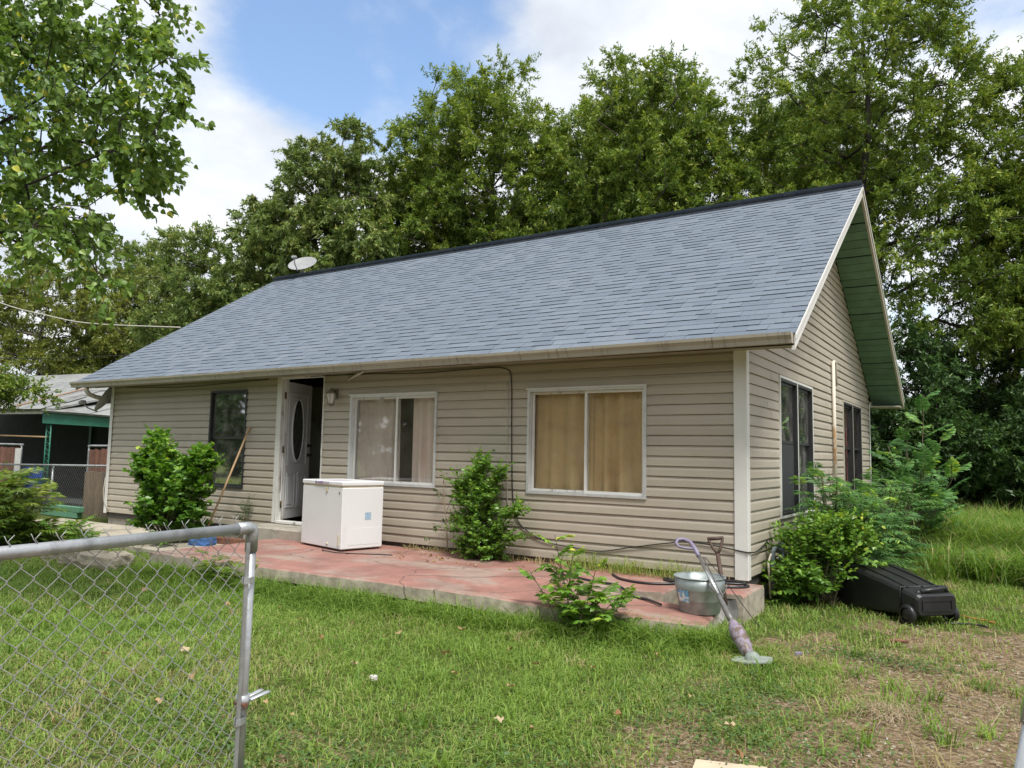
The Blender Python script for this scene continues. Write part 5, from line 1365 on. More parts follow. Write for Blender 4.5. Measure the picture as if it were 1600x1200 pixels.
def frond_plant(name, label, base, heads, nfr, flen, npair, lsize, leaf, kind='long', stem='stem', droop=.5, cat='shrub', group=None, bi=False, rst=.010, seed=0):
    """plants with pinnate fronds: heads are stem-top points; fronds along the upper stem"""
    t = empty(name, base, label, cat, group); base = np.array(base); mb = MB(); P = []; D_ = []; S_ = []; Nn = []; Bq = []
    for hd in heads:
        hd = np.array(hd); s = base + np.array((rng.normal() * .05, rng.normal() * .05, 0)); m_ = s + (hd - s) * .5 + rng.normal(size=3) * .04
        mb.tube(catmull([s, m_, hd], 4), [rst * (1 - .07 * i) for i in range(9)], 5, cap=False)
        for k in range(nfr):
            tt = .28 + .72 * (k + .5) / nfr; o = (s + (m_ - s) * tt * 2) if tt < .5 else (m_ + (hd - m_) * (tt - .5) * 2)
            an = k * 2.4 + rng.random() * .8; L_ = flen * (.7 + .5 * rng.random()) * (1.1 - .45 * tt)
            el = .15 + .75 * tt * rng.random() + .2; d = np.array((math.cos(an) * math.cos(el), math.sin(an) * math.cos(el), math.sin(el)))
            cb = rng.random(); pts = []
            for i in range(6): u = i / 5; pts.append(o + d * L_ * u - np.array((0, 0, droop * L_ * u * u * .6)))
            mb.tube(pts, [.0035, .003, .0026, .002, .0016, .001], 4, cap=False)
            u = .18 + .82 * (np.arange(npair) / (npair - 1)); q = o + d * (L_ * u)[:, None] - np.array((0, 0, 1)) * (droop * L_ * u * u * .6)[:, None]
            tan = d - np.array((0, 0, 1)) * (1.2 * droop * u)[:, None]; tan /= np.linalg.norm(tan, axis=1, keepdims=True)
            side = np.cross(tan, (0, 0, 1)); side /= np.linalg.norm(side, axis=1, keepdims=True) + 1e-9; nup = np.cross(side, tan)
            for sg in (-1, 1):
                P.append(q); D_.append(tan * .45 + side * sg * 1.0 + rng.normal(size=q.shape) * .13 - np.array((0, 0, .22))); Nn.append(nup + rng.normal(size=q.shape) * .25)
                S_.append(lsize * (.55 + .6 * np.sin(np.pi * np.clip(u * .9, 0, 1))) * (.85 + .3 * rng.random(npair))); Bq.append(np.full(npair, cb) * .6 + .25 * tt)
            P.append(q[-1:]); D_.append(tan[-1:]); Nn.append(nup[-1:]); S_.append(np.array([lsize])); Bq.append(np.array([cb * .6 + .3 * tt]))
    P = np.concatenate(P); D_ = np.concatenate(D_); S_ = np.concatenate(S_); Nn = np.concatenate(Nn); Bq = np.concatenate(Bq)
    P[:, 2] = np.maximum(P[:, 2], base[2] + .02)
    v, f, k = leaves(P, D_, S_, kind, nrm=Nn)
    mb.build('stems', M[stem], t)
    obj('fronds', mesh_np('fronds', v, f, leaf, np.repeat(np.clip(Bq + .15 * rng.normal(size=len(P)), 0, 1), k)), t)
    return t


# feathery chinaberry mass along the side wall
hd = [(.22 + .14 * rng.random() + .85 * a, 1.0 + 1.3 * rng.random(), .30 + .85 * rng.random() * (1 - .5 * a)) for a in rng.random(60)]
frond_plant('chinaberry_bush', 'feathery chinaberry bush spreading below the side windows', (.62, 1.6, GZ), hd, 8, .46, 10, .10, M['leaf_china'], 'long', droop=.55)
hd = [(.50 + .75 * rng.random(), 2.7 + 1.4 * rng.random(), .05 + .95 * rng.random()) for a in range(30)]
frond_plant('chinaberry_bush', 'darker feathery bush behind the chinaberry along the side wall', (.75, 3.3, GZ), hd, 8, .46, 9, .10, M['leaf_china'], 'long', droop=.5)
# tall sapling with horizontal fronds
hd = [(1.12, 6.1, 2.25), (.85, 6.2, 1.75), (1.35, 6.0, 1.55), (.55, 6.3, 1.45), (1.55, 5.8, 1.05), (.75, 5.8, 1.0), (1.15, 5.7, 1.2), (1.3, 5.4, .6), (.6, 5.5, .6)]
frond_plant('mimosa_sapling', 'tall sapling with long horizontal fronds beside the back corner of the house', (.92, 6.0, GZ), hd, 9, .62, 14, .10, M['leaf_china'], 'oval', droop=.22, rst=.012, cat='sapling')
hd = [(.45 + .9 * rng.random(), 7.6 + rng.random(), .4 + 1.1 * rng.random()) for _ in range(12)]
frond_plant('mimosa_sapling', 'shorter dense sapling tucked behind the tall frond sapling', (.9, 8.0, GZ), hd, 8, .5, 11, .10, M['leaf_china'], 'oval', droop=.3, rst=.010, cat='sapling')
# little plant in front of the slab
hd = [(-1.04, -1.98, .50), (-1.25, -2.05, .20), (-.66, -1.95, .26), (-.42, -1.92, .04), (-.88, -1.95, .36), (-1.1, -1.9, .32), (-.7, -2.05, .02), (-.95, -2.12, -.03), (-.55, -1.85, .04), (-.5, -2.0, .0), (-.9, -2.0, .1)]
frond_plant('slab_sapling', 'small leafy sapling sprouting at the edge of the long red slab', (-.80, -2.02, GZ), hd, 6, .30, 7, .075, M['leaf_priv'], 'oval', droop=.35, rst=.006, cat='sapling')


def thin_plant():
    t = empty('bare_stem_plant', (-3.62, -.12, -.05), 'thin nearly bare stem with few leaves under the mauve-curtained window', 'plant')
    mb = MB(); mb.tube(catmull([(-3.60, -.13, -.05), (-3.64, -.12, .3), (-3.70, -.10, .6), (-3.72, -.10, .88)], 3), [.009, .009, .008, .008, .008, .007, .007, .006, .006, .005], 5)
    mb.tube([(-3.66, -.115, .42), (-3.60, -.11, .56), (-3.55, -.11, .63)], .0035, 4); mb.tube([(-3.69, -.11, .52), (-3.78, -.10, .66)], .0035, 4); mb.tube([(-3.61, -.125, .1), (-3.80, -.12, .26)], .003, 4); mb.tube([(-3.52, -.12, -.05), (-3.53, -.11, .36)], .004, 4); mb.tube([(-3.62, -.13, .0), (-3.80, -.13, .04), (-3.96, -.13, .12)], .0035, 4); mb.tube([(-3.80, -.12, .26), (-3.86, -.12, .30)], .003, 4)
    mb.build('stem', M['drystem'], t)
    tips = np.array([(-3.55, -.11, .63), (-3.78, -.10, .66), (-3.80, -.12, .26), (-3.72, -.10, .88), (-3.66, -.115, .3), (-3.95, -.13, .10), (-3.53, -.11, .34)]); P = np.repeat(tips, 7, 0) + rng.normal(size=(49, 3)) * (.020, .012, .030)
    v, f, k = leaves(P, unit(49) - np.array((0, 0, .3)), .05 * (.5 + rng.random(49)), 'oval'); obj('foliage', mesh_np('foliage', v, f, M['leaf_dark'], np.repeat(rng.random(49), k)), t)


thin_plant()
# dry weed near the tall window, small herb
shrub('small_herb', 'small wispy grey-green weed against the siding beside the wooden pole', (-7.45, -.15, -.20), None, 3, .05, M['leaf_dark'], 'long', 3, 10, .15, lobes=[(-7.45, -.15, .22, .10, .07, .22)], nclus=14, rst=.003, cat='weed')
# yellow-green weeds on the left
k = 0
for (x, y, h, lab, ncl) in ((-11.4, -2.1, .75, 'yellow-green weed clump at the end of the stone path', 24), (-10.4, -2.5, .55, 'leafy yellow-green weed clump nearest the limestone blocks', 20), (-12.4, -1.6, .95, 'taller green weed clump in front of the wire fence', 26), (-9.7, -2.0, .35, 'low yellow-green weeds between path and stones', 14), (-13.2, -1.9, .9, 'bright yellow-green bush beyond the weed clumps', 26)):
    hd = [(x + rng.normal() * .32, y + rng.normal() * .25, GZ + h * (.35 + .7 * rng.random())) for _ in range(ncl)]
    frond_plant('weed_clump', lab, (x, y, GZ), hd, 6, .34, 7, .13, M['leaf_weed'] if k in (0, 1, 3, 4) else M['leaf_priv'], 'long', droop=.5, cat='weeds', group='weeds along the path', rst=.004); k += 1
hd = [(-9.75 + rng.normal() * .34, -2.35 + rng.normal() * .26, GZ + .15 + .95 * rng.random() ** .8) for _ in range(46)]
frond_plant('fern_bush', 'full bright green feathery bush beside the long limestone block', (-9.75, -2.35, GZ), hd, 7, .36, 8, .12, M['leaf_weed'], 'long', droop=.5, cat='shrub', rst=.004)
hd = [(-8.9 + rng.normal() * .3, -1.75 + rng.normal() * .2, GZ + .15 + .25 * rng.random()) for _ in range(12)]
frond_plant('weed_clump', 'green weeds at the path edge beside the leafy shrub', (-8.9, -1.75, GZ), hd, 5, .28, 6, .11, M['leaf_priv'], 'long', droop=.4, cat='weeds', group='weeds along the path', rst=.004)
hd = [(-4.9 + rng.normal() * .16, -2.45 + rng.normal() * .08, GZ + .15 + .25 * rng.random()) for _ in range(8)]
frond_plant('weed_clump', 'small green weed tuft against the front edge of the red slab', (-4.9, -2.45, GZ), hd, 5, .22, 5, .10, M['leaf_weed'], 'long', droop=.4, cat='weeds', rst=.003)


# ------------------------------------------------------------------ grass
def blades(x, y, z, h, w, bend, rn, name, matl, kind='stuff', lean=None):
    n = len(x); an = rng.uniform(0, 2 * np.pi, n); dx, dy = np.cos(an), np.sin(an); fx, fy = -dy, dx
    if lean is not None: pass
    b = bend * h
    V = np.empty((n, 5, 3), np.float32)
    for i, (t, ww) in enumerate(((0, 1), (.55, .8))):
        cx = x + dx * b * t * t; cy = y + dy * b * t * t; cz = z + h * t * (1 - .12 * bend * t)
        V[:, 2 * i, 0] = cx - fx * w * ww / 2; V[:, 2 * i, 1] = cy - fy * w * ww / 2; V[:, 2 * i, 2] = cz
        V[:, 2 * i + 1, 0] = cx + fx * w * ww / 2; V[:, 2 * i + 1, 1] = cy + fy * w * ww / 2; V[:, 2 * i + 1, 2] = cz
    V[:, 4, 0] = x + dx * b; V[:, 4, 1] = y + dy * b; V[:, 4, 2] = z + h * np.clip(1 - .38 * bend, .15, 1)
    o = (np.arange(n) * 5)[:, None]
    F = np.concatenate([o + np.array([[0, 1, 3]]), o + np.array([[0, 3, 2]]), o + np.array([[2, 3, 4]])], 1).reshape(-1, 3)
    obj(name, mesh_np(name, V.reshape(-1, 3), F, matl, np.repeat(rn, 3)), kind=kind, label=None)
    return bpy.context.scene.objects[-1] if False else None


def in_built(x, y):
    m_ = (y > -.02) & (y < HD + .1) & (x > -HW) & (x < .03)
    front = np.interp(x, [-6.28, -3.86, -2.46, -1.5, -.6, .13], [-2.36, -2.24, -2.17, -2.10, -1.86, -1.58])
    m_ |= (x > -6.3) & (x < .06) & (y > front + .02) & (y < -.9)
    m_ |= (x > -6.3) & (x < -.48) & (y > -1.1) & (y < .0)
    m_ |= (x > -.27) & (x < .17) & (y > -.68) & (y < .02)
    m_ |= (x > -12.9) & (x < -6.4) & (y > -1.5)  & (y < 0)
    m_ |= (np.hypot(x + .8, y + 2) < -1)
    return m_


def scatter(n, x0, x1, y0, y1):
    return rng.uniform(x0, x1, n), rng.uniform(y0, y1, n)


def lawn():
    GX, GY, GH, GW, GB, GR = [], [], [], [], [], []
    for (n, x0, x1, y0, y1, hs, ws) in ((118000, -4.2, 2.9, -6.0, -1.4, 1.0, 1.0), (62000, -9.5, -2.5, -5.2, -1.4, 1.0, 1.35), (30000, .0, 3.6, -1.6, 4.5, 1.1, 1.3), (16000, -16, -9, -6, 0, 1.2, 2.6), (12000, .2, 7, 4, 13, 1.5, 2.4)):
        x, y = scatter(n, x0, x1, y0, y1)
        # clumping
        d = dirt(x, y); cl = wnoise(x, y, 5.5, 11); cl2 = wnoise(x, y, 1.3, 2)
        keep = (rng.random(n) < np.clip(1.05 - .96 * d + .06 * cl, 0.03, 1)) & ~in_built(x, y) & (rng.random(n) < np.clip(.80 + .35 * cl, .25, 1))
        x, y, d, cl, cl2 = x[keep], y[keep], d[keep], cl[keep], cl2[keep]; m_ = len(x)
        # longer along the slab, short and worn near the gates
        front = np.interp(x, [-6.28, -3.86, -2.46, -1.5, -.6, .13], [-2.36, -2.24, -2.17, -2.10, -1.86, -1.58])
        near = np.exp(-((y - front) / .38) ** 2) * (x < .4) * (x > -6.5)
        worn = np.clip((-3.6 - y) * .55 + .25 * wnoise(x, y, 1.6, 7), 0, 1) * np.clip((x + 4.0) * .4, 0, 1)
        dry = np.clip(.12 + .42 * d + .50 * worn + .30 * wnoise(x, y, .9, 14) * (x > -2.5) + .22 * cl2 - .35 * near, 0, 1)
        h = (.048 + .045 * rng.random(m_) + .022 * cl) * (1 - .45 * d) * (1 - .30 * worn) * hs + near * (.035 + .20 * rng.random(m_) ** 1.3) * np.clip(.75 + .6 * wnoise(x, y, 2.2, 17), .25, 1.4)
        h = np.clip(h, .02, .4)
        GX.append(x); GY.append(y); GH.append(h); GW.append((.0042 + .0030 * rng.random(m_)) * ws); GB.append(.35 + 1.25 * rng.random(m_))
        r = np.where(rng.random(m_) < dry * .62, .74 + .26 * rng.random(m_), np.clip(.36 + .20 * rng.normal(size=m_) + .08 * cl2 - .13 * near, 0, .70)); GR.append(r)
    for _ in range(300):
        cx = rng.uniform(-6.2, .3); cy = np.interp(cx, [-6.28, -3.86, -2.46, -1.5, -.6, .13], [-2.36, -2.24, -2.17, -2.10, -1.86, -1.58]) - rng.uniform(.02, .22)
        if wnoise(np.array([cx]), np.array([0.0]), 2.4, 6)[0] < -.35 and rng.random() < .8: continue
        k = int(rng.integers(14, 34)); x = cx + rng.normal(size=k) * .06; y = cy + rng.normal(size=k) * .035; q = ~in_built(x, y); x, y = x[q], y[q]; k = len(x)
        GX.append(x); GY.append(y); GH.append(rng.uniform(.14, .28) * (.55 + .6 * rng.random(k))); GW.append(.005 + .006 * rng.random(k)); GB.append(.3 + 1.3 * rng.random(k)); GR.append(np.clip(.32 + .16 * rng.normal(size=k), 0, .7))
    # ragged taller tufts and coarse weeds here and there
    for _ in range(330):
        cx, cy = rng.uniform(-7, 2.6), rng.uniform(-5.4, -1.2) if rng.random() < .8 else rng.uniform(-1.2, 3)
        if in_built(np.array([cx]), np.array([cy]))[0]: continue
        k = int(rng.integers(8, 30)); sp = rng.uniform(.02, .07); x = cx + rng.normal(size=k) * sp; y = cy + rng.normal(size=k) * sp
        q = ~in_built(x, y); x, y = x[q], y[q]; k = len(x); dk = rng.uniform(.05, .5); dd = rng.random() < .16
        GX.append(x); GY.append(y); GH.append(rng.uniform(.08, .17) * (.6 + .6 * rng.random(k))); GW.append(.005 + .006 * rng.random(k)); GB.append(.4 + 1.2 * rng.random(k)); GR.append(np.full(k, .84) + .1 * rng.random(k) if dd else np.clip(dk + .1 * rng.normal(size=k), 0, .7))
    x, y, h, w, b, r = [np.concatenate(q) for q in (GX, GY, GH, GW, GB, GR)]
    blades(x, y, gz(x, y) - .004, h, w, b, r, 'lawn_grass', M['grass'])
    tag(bpy.data.objects['lawn_grass'], 'green lawn grass with dry patches in front of the red slab', 'grass')
    # tall grass in the side yard
    X, Y = [], []
    for _ in range(900):
        cx, cy = rng.uniform(1.0, 5.5), rng.uniform(3.2, 13.5)
        if cx < 1.35 + .0 * cy and cy < 5: continue
        k = 34; X.append(cx + rng.normal(size=k) * .09); Y.append(cy + rng.normal(size=k) * .09)
    for _ in range(260):
        cx, cy = rng.uniform(1.45, 4.2), rng.uniform(3.6, 8.5); k = 40; X.append(cx + rng.normal(size=k) * .13); Y.append(cy + rng.normal(size=k) * .13)
    x = np.concatenate(X); y = np.concatenate(Y); m_ = len(x)
    h = .34 + .80 * rng.random(m_) * np.clip(.65 + .45 * wnoise(x, y, .8, 4), .3, 1.2)
    blades(x, y, gz(x, y), h, .010 + .008 * rng.random(m_), .4 + 1.3 * rng.random(m_), np.where(rng.random(m_) < .10, .75 + .2 * rng.random(m_), np.clip(.15 + .13 * rng.normal(size=m_), 0, .5)), 'tall_grass', M['grass'])
    tag(bpy.data.objects['tall_grass'], 'tall arching green grass in the side yard beyond the cart', 'grass')
    # straw coloured seed heads at the back
    x, y = scatter(1000, .9, 5.5, 10, 14); m_ = len(x)
    blades(x, y, gz(x, y), .45 + .5 * rng.random(m_), np.full(m_, .007), .3 + .6 * rng.random(m_), .70 + .2 * rng.random(m_), 'dry_grass', M['grass'])
    tag(bpy.data.objects['dry_grass'], 'dry straw-coloured grass stalks before the dark thicket', 'grass')
    # grass and dry stalks at the foot of the wall
    x = np.concatenate([rng.uniform(-1.9, -.35, 900), rng.uniform(-4.3, -1.9, 900), rng.uniform(-.3, .1, 40), rng.uniform(-.46, -.28, 160), rng.normal(-.80, .25, 500)]); n = len(x)
    y = np.concatenate([rng.uniform(-.30, -.03, 900), rng.uniform(-.22, -.03, 900), rng.uniform(-.1, -.03, 40), rng.uniform(-.95, -.15, 160), rng.normal(-1.92, .09, 500)])
    z = np.where(y < -1.5, GZ, -.052); z[1840:2000] = GZ
    first = np.arange(n) < 900
    tuft = np.clip(wnoise(x, y, 6, 1), 0, 1)
    h = np.where(first, .05 + .26 * rng.random(n) * (.35 + tuft), .04 + .09 * rng.random(n) * (.5 + tuft)); h[1840:2000] = .1 + .22 * rng.random(160); h[2000:] = .08 + .25 * rng.random(500)
    r = np.where(first, np.where(rng.random(n) < .35, .8, .35 + .2 * rng.random(n)), .76 + .24 * rng.random(n)); r[1840:2000] = .85 + .15 * rng.random(160); r[2000:] = np.where(rng.random(500) < .2, .8, .3 + .2 * rng.random(500))
    k = (rng.random(n) < np.where(first, .55 + .5 * tuft, .5))
    blades(x[k], y[k], z[k], h[k], (.004 + .004 * rng.random(n))[k], (.4 + 1.2 * rng.random(n))[k], np.clip(r, 0, 1)[k], 'wall_grass', M['grass'])
    tag(bpy.data.objects['wall_grass'], 'dry and green grass tufts along the foot of the siding', 'grass')
    # clover and low broad leaves
    X, Y = [], []
    for (cx, cy, sx, sy, k) in ((-.75, -5.05, .9, .18, 2600), (.15, -4.45, .5, .2, 700), (.75, -2.9, .35, .5, 1800), (1.0, -3.5, .35, .3, 1200), (1.35, -1.3, .35, .12, 900), (-1.9, -1.98 - .25, .8, .10, 700)):
        X.append(cx + rng.normal(size=k) * sx); Y.append(cy + rng.normal(size=k) * sy)
    x = np.concatenate(X); y = np.concatenate(Y); kk = ~in_built(x, y); x, y = x[kk], y[kk]; n = len(x)
    P = np.stack([x, y, gz(x, y) + .015 + .04 * rng.random(n)], 1); d = unit(n); d[:, 2] *= .3
    v, f, k = leaves(P, d, .026 * (.6 + .8 * rng.random(n)), 'oval', 2.5); obj('clover', mesh_np('clover', v, f, M['clover'], np.repeat(rng.random(n), k)), label='dark green clover patches in the lawn', cat='clover', kind='stuff')
    # straw, twigs and gravel on the bare soil
    x, y = scatter(42000, -3.0, 3.6, -6.0, 3.2); d = dirt(x, y); worn = np.clip((-3.4 - y) * .5, 0, 1) * .5
    k = (rng.random(len(x)) < np.clip(d * .8 + worn * .45, .015, 1)) & ~in_built(x, y); x, y = x[k], y[k]; n = len(x)
    P = np.stack([x, y, gz(x, y) + .006 + .022 * rng.random(n)], 1); dd = unit(n); dd[:, 2] *= .16
    V = np.array([(0, .022, 0), (1, .014, .03), (1, -.014, .03), (0, -.022, 0)]); dd /= np.linalg.norm(dd, axis=1, keepdims=True)
    s = np.cross((0, 0, 1), dd); s /= np.linalg.norm(s, axis=1, keepdims=True); sz = .035 + .09 * rng.random(n) ** 2
    v = P[:, None, :] + sz[:, None, None] * (V[None, :, 0:1] * dd[:, None, :] + V[None, :, 1:2] * s[:, None, :] + V[None, :, 2:3] * np.array((0, 0, 1.0)))
    f = np.arange(n * 4).reshape(n, 4)
    obj('straw', mesh_np('straw', v.reshape(-1, 3), f, M['straw'], rng.random(n)), label='dry straw and twig litter on the bare soil', cat='straw', kind='stuff')
    x, y = scatter(30000, -.5, 3.6, -5.5, 2.6); d = dirt(x, y); k = (rng.random(len(x)) < d ** 1.5 * .7) & ~in_built(x, y); x, y = x[k], y[k]; n = len(x)
    O = np.array([(1, 0, 0), (-1, 0, 0), (0, 1, 0), (0, -1, 0), (0, 0, .7), (0, 0, -.6)], float); OF = np.array([(0, 2, 4), (2, 1, 4), (1, 3, 4), (3, 0, 4)])
    sz = .004 + .011 * rng.random(n) ** 3; a = rng.uniform(0, 6.28, n); c, s = np.cos(a), np.sin(a); q = O[None] * (1 + .4 * rng.normal(size=(n, 6, 1)))
    v = np.stack([q[..., 0] * c[:, None] - q[..., 1] * s[:, None] * .7, q[..., 0] * s[:, None] + q[..., 1] * c[:, None] * .7, q[..., 2]], -1) * sz[:, None, None] + np.stack([x, y, gz(x, y) + sz * .25], 1)[:, None, :]
    f = OF[None] + (np.arange(n) * 6)[:, None, None]
    obj('gravel', mesh_np('gravel', v.reshape(-1, 3), f.reshape(-1, 3), M['stone']), label='small pale gravel scattered over the bare drive', cat='gravel', kind='stuff')
    # a tuft of straw
    x = 1.55 + rng.normal(size=260) * .11; y = -2.55 + rng.normal(size=260) * .09
    blades(x, y, gz(x, y), .05 + .06 * rng.random(260), np.full(260, .004), 1.2 + 1.4 * rng.random(260), .7 + .3 * rng.random(260), 'straw_tuft', M['straw'])
    tag(bpy.data.objects['straw_tuft'], 'bright yellow straw tuft flattened on the bare drive', 'grass')


lawn()


def fallen_leaves():
    spots = [(-1.2, -3.3), (-.75, -3.6), (-.2, -2.85), (.05, -2.4), (-.95, -2.75), (-1.6, -3.9), (-.35, -3.7), (-1.35, -4.6), (-1.0, -4.75), (-.6, -4.35), (-2.3, -3.5), (-2.6, -4.2), (-3.2, -3.7), (-2.0, -4.7), (-1.75, -5.0), (-3.6, -4.3), (-2.9, -3.2), (-.1, -4.1), (.15, -4.2), (-1.9, -3.1), (-4.2, -3.5), (-3.9, -3.1), (.35, -3.6), (-2.4, -2.9), (-.5, -3.15), (-3.0, -4.7), (.6, -3.2), (-1.5, -2.6), (1.1, -3.9), (.85, -3.55), (1.6, -3.2), (-4.6, -3.9), (-2.2, -5.2), (-5.0, -3.2), (-3.4, -2.8)]
    meshes = []
    for s in range(6):
        rr = np.random.default_rng(90 + s); n = 12; vs = [(0, 0, .01)]
        for k in range(n):
            a = 2 * math.pi * k / n; r = .042 * (1 + .25 * math.cos(a) + .18 * rr.normal()); vs.append((r * math.cos(a), .72 * r * math.sin(a), .012 * math.sin(2 * a + s) + .018 * (r / .04) ** 2 * rr.random() + .006))
        f = np.array([(0, k + 1, (k + 1) % n + 1) for k in range(n)]); meshes.append(mesh_np('fallen_leaf', np.array(vs), f, M['dryleaf'], np.full(n, s / 5), True))
    rr = random.Random(5)
    for i, (x, y) in enumerate(spots):
        x += rr.uniform(-.1, .1); y += rr.uniform(-.1, .1)
        z = float(gz(np.array(x), np.array(y))) + .045 + rr.uniform(0, .02); s = rr.uniform(.38, .72)
        obj('fallen_leaf', meshes[i % 6], None, Matrix.Translation((x, y, z)) @ Matrix.Rotation(rr.uniform(0, 6.28), 4, 'Z') @ Matrix.Rotation(rr.uniform(-.6, .6), 4, 'X') @ Matrix.Scale(s, 4), 'small curled tan leaf fallen on the lawn', 'leaf', 'fallen leaves on the lawn')
    for i in range(22):
        x = -4.0 + 1.2 * rr.random() + (0 if i < 12 else -1.4 + 3 * rr.random()); y = -.35 - .55 * rr.random()
        if -5.6 < x < -4.4: continue
        obj('fallen_leaf', meshes[(i + 2) % 6], None, Matrix.Translation((x, y, -.048)) @ Matrix.Rotation(rr.uniform(0, 6.28), 4, 'Z') @ Matrix.Scale(rr.uniform(.4, .75), 4), 'small dry leaf lying on the red slab', 'leaf', 'dry leaves on the red slab')


fallen_leaves()

# ------------------------------------------------------------------ neighbouring yard on the left
def neighbour():
    g_ = GZ
    t = empty('neighbour_house', (-19, 4, g_), 'neighbouring house with pale patched roof and green porch', 'house')
    # roof: patched pale sheets sloping up away from us; eave runs from A to B
    A = Vector((-28.5, .72, 2.13)); B_ = Vector((-17.9, 2.05, 2.12)); C_ = Vector((-15.9, 3.55, 1.95)); 
    ed = (B_ - A).normalized(); back = Vector((-.20, 1, 0)).normalized(); up = (back * .93 + Vector((0, 0, .33))).normalized()
    mb = MB(); mb.prism([A - up * .2, B_ - up * .05 + ed * .05, B_ + up * 4.2 + ed * 3.4, A + up * 4.2], (0, 0, -.05)); roof_ = mb.build('roof', M['metalroof'], t)
    nrm = ed.cross(up).normalized()
    for r_ in range(6):
        for c in range(13):
            s0 = c * .80 + (r_ % 2) * .25; a = A + ed * s0 + up * (r_ * .60 - .15) + nrm * (.012 + .006 * ((r_ + c) % 2))
            mb = MB(); mb.prism([a, a + ed * .78, a + ed * .78 + up * .62, a + up * .62], nrm * .008); mb.build('roof_sheet', M['rustroof'] if (c == 4 and r_ in (0, 1, 2)) and False else M['metalroof'], roof_)
    a = A + ed * 8.9 - up * .1 + nrm * .035; mb = MB(); mb.prism([a, a + ed * .14, a + ed * .9 + up * 3.0, a + ed * .76 + up * 3.0], nrm * .010); mb.build('rust_strip', M['rustroof'], roof_)
    # porch roof wing to the right of the corner post
    E0, E1 = Vector((-18.25, 2.0, 2.08)), Vector((-14.9, 2.75, 1.88)); e = (E1 - E0).normalized(); u2 = Vector((-.1, .95, .28)).normalized()
    n2 = e.cross(u2).normalized()
    mb = MB(); mb.prism([E0 - u2 * .1, E1 - u2 * .1, E1 + u2 * 3.6, E0 + u2 * 3.6], n2 * -.04); pr_ = mb.build('porch_roof', M['metalroof'], t)
    for r_ in range(6):
        for c in range(4):
            a = E0 + e * (c * .85 + .03) + u2 * (r_ * .58 - .12) + n2 * (.004 + .006 * ((r_ + c) % 2)); mb = MB(); mb.prism([a, a + e * .82, a + e * .82 + u2 * .6, a + u2 * .6], n2 * .008); mb.build('roof_sheet', M['metalroof'], pr_)
    mb = MB(); a = E0 + Vector((0, -.02, -.07)); mb.prism([a, a + (E1 - E0), a + (E1 - E0) + Vector((0, 0, -.22)), a + Vector((0, 0, -.28))], Vector((0, .04, 0))); mb.build('porch_fascia', M['gpaint'], t)
    mb = MB(); mb.prism([E0 + Vector((-.02, .0, -.07)), E0 + Vector((-.02, 3.2, -.07)), E0 + Vector((-.02, 3.2, -.3)), E0 + Vector((-.02, 0, -.34))], Vector((-.04, 0, 0))); mb.build('porch_fascia', M['gpaint'], t)
    # ornamental post
    px, py = -18.12, 2.08; post = empty('porch_post', (px, py, g_), parent=t)
    for dx in (-.11, .11):
        mb = MB(); mb.tube([(px + dx, py, g_), (px + dx, py, 1.80)], .018, 6); mb.build('upright', M['gpaint'], post)
    for k in range(9):
        z = g_ + .12 + k * .22; mb = MB(); s = 1 if k % 2 else -1
        mb.tube(catmull([(px - .10 * s, py, z - .10), (px + .06 * s, py, z - .05), (px + .06 * s, py, z + .03), (px - .03 * s, py, z + .03), (px - .06 * s, py, z + .08), (px + .10 * s, py, z + .11)], 3), .009, 5); mb.build('scroll', M['gpaint'], post)
    # dark house wall under the porch with window and trim
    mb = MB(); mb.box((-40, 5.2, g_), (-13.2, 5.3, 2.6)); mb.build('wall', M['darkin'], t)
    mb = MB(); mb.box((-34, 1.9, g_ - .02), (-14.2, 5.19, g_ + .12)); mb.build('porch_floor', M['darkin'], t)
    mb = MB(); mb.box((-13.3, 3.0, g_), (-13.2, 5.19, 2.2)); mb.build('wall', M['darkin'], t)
    for x in (-20.6, -17.6):
        mb = MB(); rect_frame(mb, (Vector((0, 5.2, 0)), Vector((1, 0, 0)), Vector((0, -1, 0))), (x, x + 1.3, .5, 1.75), .09, .002, .035); w = mb.build('window', M['gpaint'], t); pane((Vector((0, 5.2, 0)), Vector((1, 0, 0)), Vector((0, -1, 0))), (x + .09, x + 1.21, .59, 1.66), .012, M['dglass'], w)
    for x in (-22.0, -18.6, -15.6):
        mb = MB(); mb.box((x, 5.14, g_ + .13), (x + .14, 5.199, 2.3)); mb.build('trim_board', M['gpaint'], t)
    mb = MB(); mb.tube([(-23, 1.75, 1.45), (-18.2, 2.10, 1.38)], .025, 5); mb.build('cross_bar', M['wood'], t)
    mb = MB(); mb.prism([A + Vector((0, 0, -.06)), B_ + Vector((-.3, -.03, -.06)), B_ + Vector((-.3, -.03, -.15)), A + Vector((0, 0, -.15))], (0, .05, 0)); mb.build('eave_board', M['trim'], t)
    # wire fence between the yards
    f = empty('wire_fence', (-15.5, .9, g_), 'grey chain-link fence between house corner and neighbouring yard', 'fence')
    fx0, fx1, fy = -20.5, -11.75, .85; zt = .665; zt2 = .80; rail = lambda x: zt + (zt2 - zt) * (x - fx0) / (fx1 - fx0)
    mb = MB(); mb.tube([(fx0, fy, rail(fx0)), (fx1, fy, rail(fx1))], .020, 8); mb.build('top_rail', M['galv'], f)
    for x in (-20.4, -17.9, -15.3, -11.8):
        mb = MB(); mb.tube([(x, fy + .03, g_ - .1), (x, fy + .03, rail(x) + .02)], .024, 8); mb.build('post', M['galv'], f)
    mb = MB(); w = .045; x = fx0
    while x < fx1:
        k = 0; z = g_ + .02; pts = []
        while z < rail(x) + .02: pts.append((x + (w / 2 if (k + int(round((x - fx0) / w))) % 2 else -w / 2), fy - .022, z)); z += w; k += 1
        mb.tube(pts, .0022, 3, cap=False); x += w
